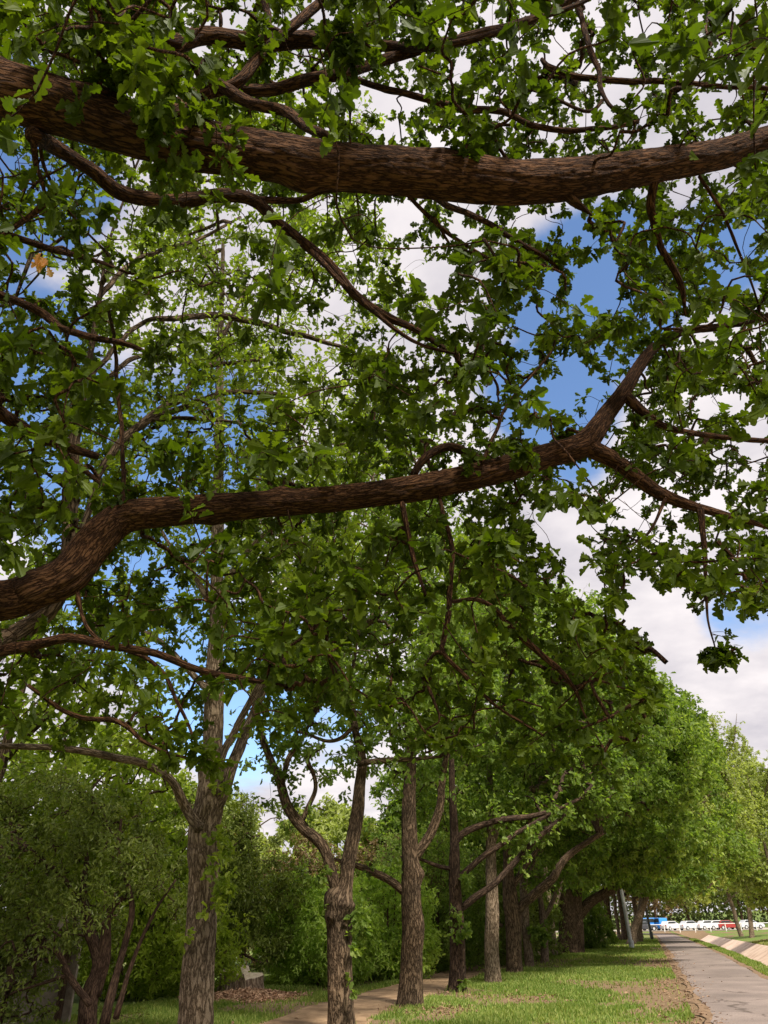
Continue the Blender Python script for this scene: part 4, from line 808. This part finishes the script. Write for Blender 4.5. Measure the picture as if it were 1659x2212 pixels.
ST = [pl(23, [(372, 2160, 18), (380, 2080, 15), (385, 1980, 12), (380, 1860, 8), (360, 1780, 5)]), pl(23, [(378, 2060, 10), (440, 1980, 7), (520, 1940, 4)]), pl(23, [(380, 2000, 9), (470, 1880, 6), (540, 1830, 4)]), pl(23.1, [(374, 2130, 10), (450, 2060, 8), (520, 2060, 6), (560, 2080, 4)])]
b2 = P(372, 2140, 23)
shrub('dark drooping evergreen shrub behind the tree stump and the pale furrowed trunk', (b2[0], b2[1]), ST,
      [(-5.5, 23.5, 2.9, 2.0, 1.6, 2.3), (-4.0, 23.6, 2.5, 1.6, 1.5, 2.0), (-5.2, 23.5, 1.0, 2.2, 1.4, .9)], 3400, M_LEAF_D, 12, .11, OVAL, 7, name='evergreen_shrub', thr=.36)
GS = 'fresh green bushes beyond the dirt path'
def bush(label, u, v, y, rx, rz, H, lm, seed, n_cl=1500, k=10, size=.125, tmpl=OVAL, group=GS, ry=None, name='bush', low=.02):
    g = ray(u, v); x = g[0] / g[1] * y
    tops = [(x + rx * .7 * cos(a), y + rx * .5 * sin(a), H * f) for a, f in ((0, .8), (1.3, .95), (2.5, .8), (3.6, .9), (5, .75))]
    return shrub(label, (x, y), stemset(x, y, tops, .05, seed=seed), [(x, y, H * .5, rx, ry or rx * .8, rz), (x + rx * .3, y, H * .25, rx * .8, rx * .7, H * .3)], n_cl, lm, k, size, tmpl, seed, group, name=name, low=low, cat='bush')
bush('bright fresh green bush between the tree stump and the burl-forked oak', 690, 2120, 24.5, 1.7, 1.6, 3.0, M_LEAF_E, 21)
bush('fresh green bush right behind the straight brown oak with the bump', 835, 2110, 26.0, 1.6, 1.5, 3.1, M_LEAF_E, 22)
bush('low green bush at the left side of the fresh green bushes, near the stump', 640, 2120, 26.5, 1.4, 1.4, 2.4, M_LEAF_E, 23)
bush('darker green bush between the bumpy oak and the darkest oak', 935, 2090, 29.5, 2.2, 2.3, 4.4, M_LEAF_C, 24, 2400, size=.10)
bush('dull green bush behind the darkest slim oak', 1020, 2072, 32, 2.2, 2.0, 3.8, M_LEAF_D, 25, 2000, size=.11)
bush('round dark bush at the foot of the huge double trunk', 1268, 2045, 46.5, 1.5, 1.3, 2.6, M_LEAF_C, 26, 1500, size=.11, group=None)
bush('reddish brown bush behind the fresh green bushes', 640, 2060, 30, 2.4, 2.0, 4.6, M_LEAF_R, 27, 1500, size=.12, group=None)
bush('reddish bush seen behind the bumpy oak', 830, 2050, 31, 2.2, 1.9, 4.4, M_LEAF_R, 28, 1500, size=.12, group=None)
bush('yellow-green bush glowing behind the dark evergreen stems', 300, 2100, 21, 2.4, 1.6, 3.0, M_LEAF_Y, 29, 1500, group=None)
bush('dull bush hugging the far side of the dirt path near the grey-brown oak', 1100, 2062, 36, 2.4, 1.6, 3.0, M_LEAF_D, 30, 1500, size=.12, group=None)
# taller background trees left of the row
BT = 'background trees beyond the dirt path'
for i, (u, y, H, rx, z0, lm_, lab, ncl) in enumerate([(560, 34, 5.6, 3.4, 1.2, M_LEAF_F, 'low yellowish background tree right of the dark evergreens', 1800), (700, 38, 6.6, 3.6, 1.2, M_LEAF_F, 'olive background tree behind the forked oak', 1800), (860, 44, 5.8, 3.6, 1, M_LEAF_Y, 'bright yellow-green treetop behind the bumpy oak', 1300),
        (960, 34, 8.0, 3.2, 1, M_LEAF_C, 'tall dark background tree between the bumpy and the darkest oak', 2600), (1050, 42, 11, 4.2, 1, M_LEAF_C, 'broad background tree behind the grey-brown oak', 2600), (1160, 50, 11, 4.5, 1, M_LEAF_C, 'background tree behind the Y-forked slender oak', 2400),
        (80, 21, 7.0, 4.0, 1.5, M_LEAF_B, 'background tree above the large evergreen shrub at left', 1300), (330, 29, 6.2, 4, 1, M_LEAF_F, 'light background tree behind the pale furrowed trunk', 1600), (-60, 15, 9, 3.4, 2.5, M_LEAF_B, 'tree at the far left whose thin crown touches the left edge', 1000)]):
    d = ray(u, 1990); x = d[0] / d[1] * y
    T = vert(x, y, [(-.1, .22), (1.5, .16), (H * .5, .1), (H * .9, .03)], .25, seed=200 + i)
    L = [[(x, y, H * f, .07), (x + cos(a) * rx * .5, y + sin(a) * rx * .5, H * (f + .1), .05), (x + cos(a) * rx * .85, y + sin(a) * rx * .85, H * (f + .22), .015)] for a, f in ((0, .2), (1.2, .3), (2.4, .25), (3.5, .4), (4.6, .35), (5.6, .5))]
    tree(lab, (x, y), T, L, [(x, y, H * .58, rx, rx * .8, H * .42), (x, y, H * .28, rx * .8, rx * .7, H * .22)], ncl, lm_, M_BARK_T, k=9, size=.13 + y * .003, tmpl=DIAM, seed=210 + i, group=BT, low=z0 * .5, seg=12, bark_amp=.015, cell=.05, step=.15, twig_r=.003, maxd=6, name='tree')

# ------------------------------------------------------------------ tree stump with its scatter of dry leaves
sp_ = G(512, 2156); sx, sy = sp_[0], sp_[1] + .35
root = empty('tree_stump', (sx, sy, 0)); tag(root, 'broad sawn tree stump with pale top, ringed by dry brown leaves', 'tree stump')
th = np.linspace(0, 2 * pi, 64, endpoint=False)
def ring(rad, z, n_): return np.stack([sx + rad * (1 + n_) * np.cos(th), sy + rad * .75 * (1 + n_) * np.sin(th), z], -1)
nz = .16 * np.sin(th * 2 + 1) + .07 * np.sin(th * 5) + .05 * np.sin(th * 11 + 2) + .03 * np.sin(th * 17)
top = np.where(np.cos(th) > .35, .40, .54) + .012 * np.sin(th * 5) + .07 * np.sin(th) + .03 * np.cos(th)
rgs = [ring(.58, 0 * th - .05, nz), ring(.50, 0 * th + .12, nz * .9), ring(.46, top * .6, nz), ring(.45, top, nz)]
V = np.vstack(rgs); Q = [[a * 64 + j, a * 64 + (j + 1) % 64, (a + 1) * 64 + (j + 1) % 64, (a + 1) * 64 + j] for a in range(3) for j in range(64)]
bkc = np.stack([np.tile(np.cos(th) * .45, 4), np.tile(np.sin(th) * .45, 4), V[:, 2]], -1)
quads('stump_bark', V, Q, bark_mat('stump_side', (.12, .08, .055), (.34, .25, .18), (.52, .41, .31), .05, .8), root, attrs={'bk': bkc})
M_CUT = plain_mat('sawn_wood', (.58, .44, .30), (.82, .70, .54), 14, .85, .01)
ti = ring(.45, top, nz); mid_ = ring(.2, np.where(np.cos(th) > .5, .45, .53) + .03 * np.sin(th), nz); V = np.vstack([ti, ti * [1, 1, 1] + [0, 0, .012], mid_ + [0, 0, .02], [[sx - .05, sy, .54]]])
V[64:128, :2] = (V[64:128, :2] - [sx, sy]) * .94 + [sx, sy]
F_ = [[a * 64 + j, a * 64 + (j + 1) % 64, (a + 1) * 64 + (j + 1) % 64, (a + 1) * 64 + j] for a in range(2) for j in range(64)] + [[128 + j, 128 + (j + 1) % 64, 192] for j in range(64)]
polys('sawn_top', V, F_, M_CUT, root)
def scatter_leaves(name, ctr, rx, ry, n, h, mat, size=.07, label=None):
    a = RNG.random(n) * 2 * pi; r = np.sqrt(RNG.random(n)) * (.75 + .5 * vnoise(np.stack([np.cos(a) * 1.5 + 9, np.sin(a) * 1.5 + 9, 0 * a], -1)))
    x = ctr[0] + rx * r * np.cos(a); y = ctr[1] + ry * r * np.sin(a); z = gz(x, y) + .01 + h * RNG.random(n) * np.clip(1 - r, 0, 1)
    p = np.stack([x, y, z], -1); d = RNG.normal(0, 1, (n, 3)); d[:, 2] *= .35; nr = RNG.normal(0, .45, (n, 3)) + [0, 0, 1]
    o = leaves(name, p, d, nr, size * (.6 + .8 * RNG.random(n)), OAK2, mat, None); tag(o, label, 'fallen leaves', kind='stuff'); return o
scatter_leaves('leaf_pile', (sx + .35, sy - 1.0), 1.75, 1.25, 5600, .22, M_DRY, .085, 'brown dry leaves heaped round the sawn stump')
for (u, v, rx, ry, n, lab) in [(930, 2185, 1.2, .9, 500, 'dry leaves on bare soil at the bumpy oak'), (1090, 2150, 1.4, 1.6, 350, 'dry leaves on the bare patch in the lawn')]:
    g = G(u, v); scatter_leaves('leaf_litter', g, rx, ry, n, .02, M_LITTER, .06, lab)
n = 2200; s = RNG.uniform(14, 45, n); nn = RNG.normal(.45, .42, n); p = np.stack([nn * DY + s * DX, -nn * DX + s * DY, ground_z(nn, s) + .02], -1)
o = leaves('leaf_litter', p, RNG.normal(0, 1, (n, 3)) * [1, 1, .2], RNG.normal(0, .3, (n, 3)) + [0, 0, 1], .05 * (.6 + RNG.random(n)), OAK2, M_LITTER, None); tag(o, 'dry leaves along the left edge of the asphalt path', 'fallen leaves', kind='stuff')
n = 620; s = RNG.uniform(12, 40, n); nn = RNG.uniform(-9, .2, n); p = np.stack([nn * DY + s * DX, -nn * DX + s * DY, ground_z(nn, s) + lump(s, nn) + .03], -1)
o = leaves('leaf_litter', p, RNG.normal(0, 1, (n, 3)) * [1, 1, .3], RNG.normal(0, .4, (n, 3)) + [0, 0, 1], .06 * (.6 + RNG.random(n)), OAK2, M_LITTER, None); tag(o, 'single dry leaves strewn over the lawn', 'fallen leaves', kind='stuff')
# leaves fallen on bare soil under the shrubs
n = 5000; x = RNG.uniform(-9, -2.4, n); y = RNG.uniform(11.6, 15.5, n); p = np.stack([x, y, gz(x, y) + .02], -1)
o = leaves('undergrowth_litter', p, RNG.normal(0, 1, (n, 3)) * [1, 1, .3], RNG.normal(0, .4, (n, 3)) + [0, 0, 1], .08 * (.6 + RNG.random(n)), OAK2, M_DRY, None); tag(o, 'brown leaf litter under the dark evergreen shrubs', 'fallen leaves', kind='stuff')

# pale boundary wall glimpsed behind the shrubs
M_WALL = plain_mat('weathered_board', (.16, .125, .10), (.36, .30, .25), 5, .9)
def box(V, F, x0, x1, y0, y1, z0, z1):
    b = len(V); V += [(x0, y0, z0), (x1, y0, z0), (x1, y1, z0), (x0, y1, z0), (x0, y0, z1), (x1, y0, z1), (x1, y1, z1), (x0, y1, z1)]
    F += [[b, b + 3, b + 2, b + 1], [b + 4, b + 5, b + 6, b + 7], [b, b + 1, b + 5, b + 4], [b + 1, b + 2, b + 6, b + 5], [b + 2, b + 3, b + 7, b + 6], [b + 3, b, b + 4, b + 7]]
V, F_ = [], []
for i in range(9): box(V, F_, -15 + i * 1.0, -15 + i * 1.0 + .985, 16.5, 16.6, -.05, 1.75)
fw = empty('boundary_fence', (-11, 16.5, 0)); tag(fw, 'weathered grey panel fence glimpsed behind the evergreen shrub at lower left', 'fence')
polys('fence_panel', V, F_, M_WALL, fw, smooth=False)
for i in range(5):
    V, F_ = [], []; box(V, F_, -15.05 + i * 2.2, -14.95 + i * 2.2, 16.38, 16.495, -.05, 1.85); polys('post', V, F_, M_BARK_S, fw, smooth=False, attrs={'bk': np.array(V)})

# ------------------------------------------------------------------ lamp posts
M_STEEL = plain_mat('galvanised_steel', (.50, .52, .54), (.64, .66, .68), 3, .5, metal=0.0); M_LAMP = plain_mat('lamp_glass', (.7, .7, .68), (.8, .8, .78), 5, .3)
M_DKSTEEL = plain_mat('dark_steel', (.07, .07, .07), (.12, .12, .11), 3, .5)
def lamp(label, u, v, r, H, lean, mat):
    g = G(u, v); x, y = g[0], g[1]; root = empty('lamp_post', (x, y, 0)); tag(root, label, 'lamp post', 'lamp posts beside the asphalt path')
    limb_obj('pole', [[(x, y, -.1, r), (x + lean * .5, y, H * .5, r * .8), (x + lean, y, H, r * .6)]], mat, root, 16, .5, warp=0)
    limb_obj('base_sleeve', [[(x, y, -.05, r * 1.35), (x, y, .35, r * 1.3)]], mat, root, 16, .1, warp=0)
    limb_obj('arm', [[(x + lean, y, H - .1, r * .5), (x + lean + .5, y, H + .15, r * .45), (x + lean + 1.1, y, H + .2, r * .4)]], mat, root, 10, .2, warp=0)
    limb_obj('lamp_head', [[(x + lean + 1.0, y, H + .19, .07), (x + lean + 1.25, y, H + .2, .13), (x + lean + 1.6, y, H + .18, .05)]], M_LAMP, root, 12, .1, warp=0)
lamp('thick pale grey metal lamp post leaning left, nearer one beside the path', 1365, 2048, .105, 7.5, -.25, M_STEEL)
lamp('thin dark lamp post far along the path, near the parked cars', 1408, 2025, .10, 7.0, -.35, M_DKSTEEL)

# ------------------------------------------------------------------ parked cars, rail and shade tents at the end of the path
def paint(name, c):
    m, t, o_ = new_mat(name); pr = t.nodes.new('ShaderNodeBsdfPrincipled'); pr.inputs['Base Color'].default_value = (*c, 1); pr.inputs['Roughness'].default_value = .3; pr.inputs['Coat Weight'].default_value = .5
    f = noise(t, pos_of(t), 3, 2); b = t.nodes.new('ShaderNodeMath'); b.operation = 'MULTIPLY_ADD'; t.links.new(f, b.inputs[0]); b.inputs[1].default_value = .2; b.inputs[2].default_value = .2; t.links.new(b.outputs[0], pr.inputs['Roughness'])
    t.links.new(pr.outputs[0], o_.inputs[0]); return m
M_GLASS = paint('car_glass', (.02, .025, .03)); M_TYRE = plain_mat('tyre_rubber', (.02, .02, .02), (.035, .035, .035), 9); M_RIM = paint('wheel_rim', (.45, .45, .45)); M_HL = paint('headlight_glass', (.7, .7, .72)); M_TL = paint('tail_light', (.45, .02, .02))
def prism(name, prof, y0, y1, mat, parent, inset=0.0):
    n_ = len(prof); V = [(x, y0, z) for x, z in prof] + [(x, y1, z) for x, z in prof]; F_ = [list(range(n_)), list(range(2 * n_ - 1, n_ - 1, -1))] + [[i, n_ + i, n_ + (i + 1) % n_, (i + 1) % n_] for i in range(n_)]
    me = bpy.data.meshes.new(name); me.from_pydata([tuple(np.array(v)) for v in V], [], F_); me.materials.append(mat); o_ = bpy.data.objects.new(name, me); link(o_, parent)
    bv = o_.modifiers.new('bevel', 'BEVEL'); bv.width = .05; bv.segments = 2; return o_
def wheel(parent, x, y):
    for nm, r, w, m_ in (('wheel', .33, .2, M_TYRE), ('rim', .2, .215, M_RIM)):
        V = []; F_ = []; k_ = 20
        for sgn in (-1, 1):
            V += [(r * cos(a) + (x if nm == 'wheel' else 0), sgn * w / 2 + (y if nm == 'wheel' else 0), r * sin(a) + (.33 if nm == 'wheel' else 0)) for a in np.linspace(0, 2 * pi, k_, endpoint=False)]
        F_ = [list(range(k_)), list(range(2 * k_ - 1, k_ - 1, -1))] + [[i, k_ + i, k_ + (i + 1) % k_, (i + 1) % k_] for i in range(k_)]
        if nm == 'rim': V = [(a + x, b + y, c_ + .33) for a, b, c_ in V]
        me = bpy.data.meshes.new(nm); me.from_pydata(V, [], F_); me.materials.append(m_); o_ = bpy.data.objects.new(nm, me); link(o_, parent if nm == 'wheel' else last_w)
        if nm == 'wheel': last_w = o_
def car(label, kind, pnt, group):
    root = empty('parked_car' if kind != 'van' else 'parked_van'); tag(root, label, 'car' if kind != 'van' else 'van', group)
    if kind == 'hatch': body = [(-2.0, .3), (-2.05, .75), (-1.9, .95), (.9, .95), (1.9, .78), (2.05, .55), (2.0, .3)]; cab = [(-1.85, .95), (-1.5, 1.42), (.15, 1.45), (.95, .95)]
    elif kind == 'van': body = [(-2.3, .3), (-2.35, 1.1), (1.7, 1.1), (2.2, .9), (2.3, .5), (2.25, .3)]; cab = [(-2.3, 1.1), (-2.2, 1.95), (.8, 2.0), (1.7, 1.1)]
    else: body = [(-2.2, .3), (-2.25, .8), (-1.9, .98), (1.0, .98), (2.1, .82), (2.25, .55), (2.2, .3)]; cab = [(-1.75, .98), (-1.2, 1.43), (.2, 1.45), (1.05, .98)]
    prism('body', body, -.87, .87, pnt, root); cb_ = prism('cabin', cab, -.76, .76, pnt, root)
    c = np.array(cab); m_ = c.mean(0); w = (c - m_) * [.86, .72] + m_ + [0, .02]
    prism('side_window', [tuple(q) for q in w], -.775, .775, M_GLASS, root)
    ws = [(cab[3][0] - .02, cab[3][1] + .06), (cab[2][0] + .05, cab[2][1] - .06), (cab[2][0] + .09, cab[2][1] - .06), (cab[3][0] + .05, cab[3][1] + .06)]; prism('windscreen', ws, -.66, .66, M_GLASS, root)
    for x in (-1.35, 1.35):
        for y in (-.8, .8): wheel(root, x, y)
    xe = body[-2][0]; zz = .68
    for y in (-.62, .62):
        prism('headlight', [(xe - .2, zz - .08), (xe - .2, zz + .06), (xe - .02, zz + .03), (xe + .02, zz - .08)], y - .16, y + .16, M_HL, root)
        xb = body[1][0]; prism('tail_light', [(xb - .01, .7), (xb - .01, .88), (xb + .12, .9), (xb + .12, .7)], y - .12, y + .12, M_TL, root)
    return root
def copy_tree(o, parent=None):
    c_ = o.copy(); COL.objects.link(c_); c_.parent = parent
    for ch in list(o.children): copy_tree(ch, c_)
    return c_
CG = 'cars parked at the end of the path'
cars = [(1392, 'dark', 'hatch', 0, 'dark grey car parked at the left end of the line'), (1412, 'blue', 'van', 0, 'bright blue van nearest the far lamp post'), (1432, 'blue', 'van', 1.57, 'bright blue van parked end-on right of the other blue van'), (1452, 'white', 'hatch', .3, 'small white car between the blue vans and the silver sedan'),
        (1492, 'silver', 'sedan', .2, 'silver sedan parked behind the hanging leaves'), (1530, 'white', 'sedan', .1, 'white sedan in the middle of the car line'),
        (1553, 'white', 'sedan', -.1, 'white sedan parked next to the red car'), (1572, 'red', 'hatch', 0, 'red hatchback beside a white sedan'), (1622, 'silver', 'sedan', 0, 'silver sedan at the right end of the line')]
pc = {'dark': (.04, .04, .05), 'blue': (.03, .22, .62), 'white': (.66, .66, .66), 'silver': (.5, .52, .55), 'maroon': (.15, .02, .03), 'red': (.30, .03, .03)}; PM = {k_: paint('paint_' + k_, v_) for k_, v_ in pc.items()}
YC = 151
for (u, col, kind, rz, lab) in cars:
    cr_ = car(lab, kind, PM[col], CG); d = ray(u, 2003); x = d[0] / d[1] * YC; s_, n_ = to_sn(np.array([x, float(YC)])); cr_.location = (x, YC + (0 if kind != 'van' else 2.5), float(dec(s_)) + .06); cr_.rotation_euler = (0, 0, rz + .15)
# the bare brown ground before the parked cars, and the gravel they stand on
M_BANK = plain_mat('dry_bank', (.25, .19, .10), (.42, .32, .19), .6, .95)
o = ribbon('dry_ground', [(112, -26), (113, -18), (114, -12), (115, -7), (116, -3)], [4.5, 5, 5, 4, 2], M_BANK, .03, rag=1.5, seed=5)
o = ribbon('car_park', [(160, -60), (162, -8), (166, 12), (172, 60)], [11, 11, 11, 11], plain_mat('gravel', (.30, .26, .21), (.45, .40, .34), 1.5, .95), .05, rag=.5, seed=5)
M_WHITE = plain_mat('white_paint', (.7, .7, .68), (.8, .8, .78), 5, .6)
rl = empty('railing', (40, 125, 0)); tag(rl, 'low white post and rail barrier in front of the parked cars', 'railing')
x0, x1 = 38.6, 60; RZ = -.85
def cyl_path(a, b, r): return [(*a, r), (*[(p_ + q_) / 2 for p_, q_ in zip(a, b)], r), (*b, r)]
for i, x in enumerate(np.arange(x0, x1, 2.3)): limb_obj('post', [cyl_path((x, 127.5, RZ - .1), (x, 127.5, RZ + 1.05), .07)], M_WHITE, rl, 8, .5, warp=0)
limb_obj('rail', [cyl_path((x0 - .1, 127.42, RZ + 1.0), (x1, 127.42, RZ + 1.0), .045)], M_WHITE, rl, 8, 2, warp=0)
# backdrop wood behind the car park
BW = 'trees behind the car park'
for i in range(9):
    x = 34 + i * 9.5 + RNG.uniform(-1, 1); y = 168 + RNG.uniform(0, 10); H = RNG.uniform(13, 18); rx = RNG.uniform(6, 8)
    T = vert(x, y, [(-1.4, .3), (3, .2), (H * .8, .06)], .3, seed=300 + i)
    L = [[(x, y, H * f, .1), (x + cos(a) * rx * .8, y + sin(a) * rx * .8, H * (f + .2), .03)] for a, f in ((0, .2), (1.5, .3), (3, .25), (4.5, .4))]
    lab_old = ['grey-green tree', 'dull olive tree', 'brownish thin tree'][i % 3] + ' behind the car park, number of its place counted by the car in front: ' if False else 'dull green tree in the tree line behind the car park'
    lab = ['leftmost tree behind the car park, by the lamp post', 'second tree from the left behind the car park', 'third tree from the left behind the car park, thin and brownish', 'tree behind the car park above the white hatchback', 'middle tree behind the car park', 'brownish tree behind the red and white cars', 'tree behind the car park at the right end of the cars', 'second tree from the right behind the car park', 'rightmost tree behind the car park'][i]
    tree(lab, (x, y), T, L, [(x, y, H * .55, rx, rx * .7, H * .45)], 900, (M_LEAF_F, M_LEAF_D, M_LEAF_R)[i % 3], M_BARK_S, k=8, size=.42, tmpl=DIAM, seed=310 + i, group=BW, low=.5, seg=8, bark_amp=0, step=.6, twig_r=.01, maxd=9, name='tree')
n = 42000; x = RNG.uniform(-10, 170, n); y = 182 + RNG.random(n) * 14; hh = 9 + 7 * vnoise(np.stack([x * .09, x * 0, x * 0 + 2], -1)) + 3 * vnoise(np.stack([x * .5, x * 0, x * 0 + 7], -1)); z = -1.3 + hh * RNG.random(n) ** .8
p = np.stack([x, y, z], -1); o = leaves('treeline', p, RNG.normal(0, 1, (n, 3)), RNG.normal(0, .6, (n, 3)) + [0, -.6, .6], RNG.uniform(.5, 1.1, n), DIAM, leaf_mat('distant_wood_leaf', (.06, .08, .035), (.10, .125, .05), (.17, .19, .09), .3), None)
tag(o, 'dull green wood closing the view far behind the parked cars', 'trees', kind='stuff')
print('tris', sum(len(o.data.loops) for o in bpy.data.objects if o.type == 'MESH'))
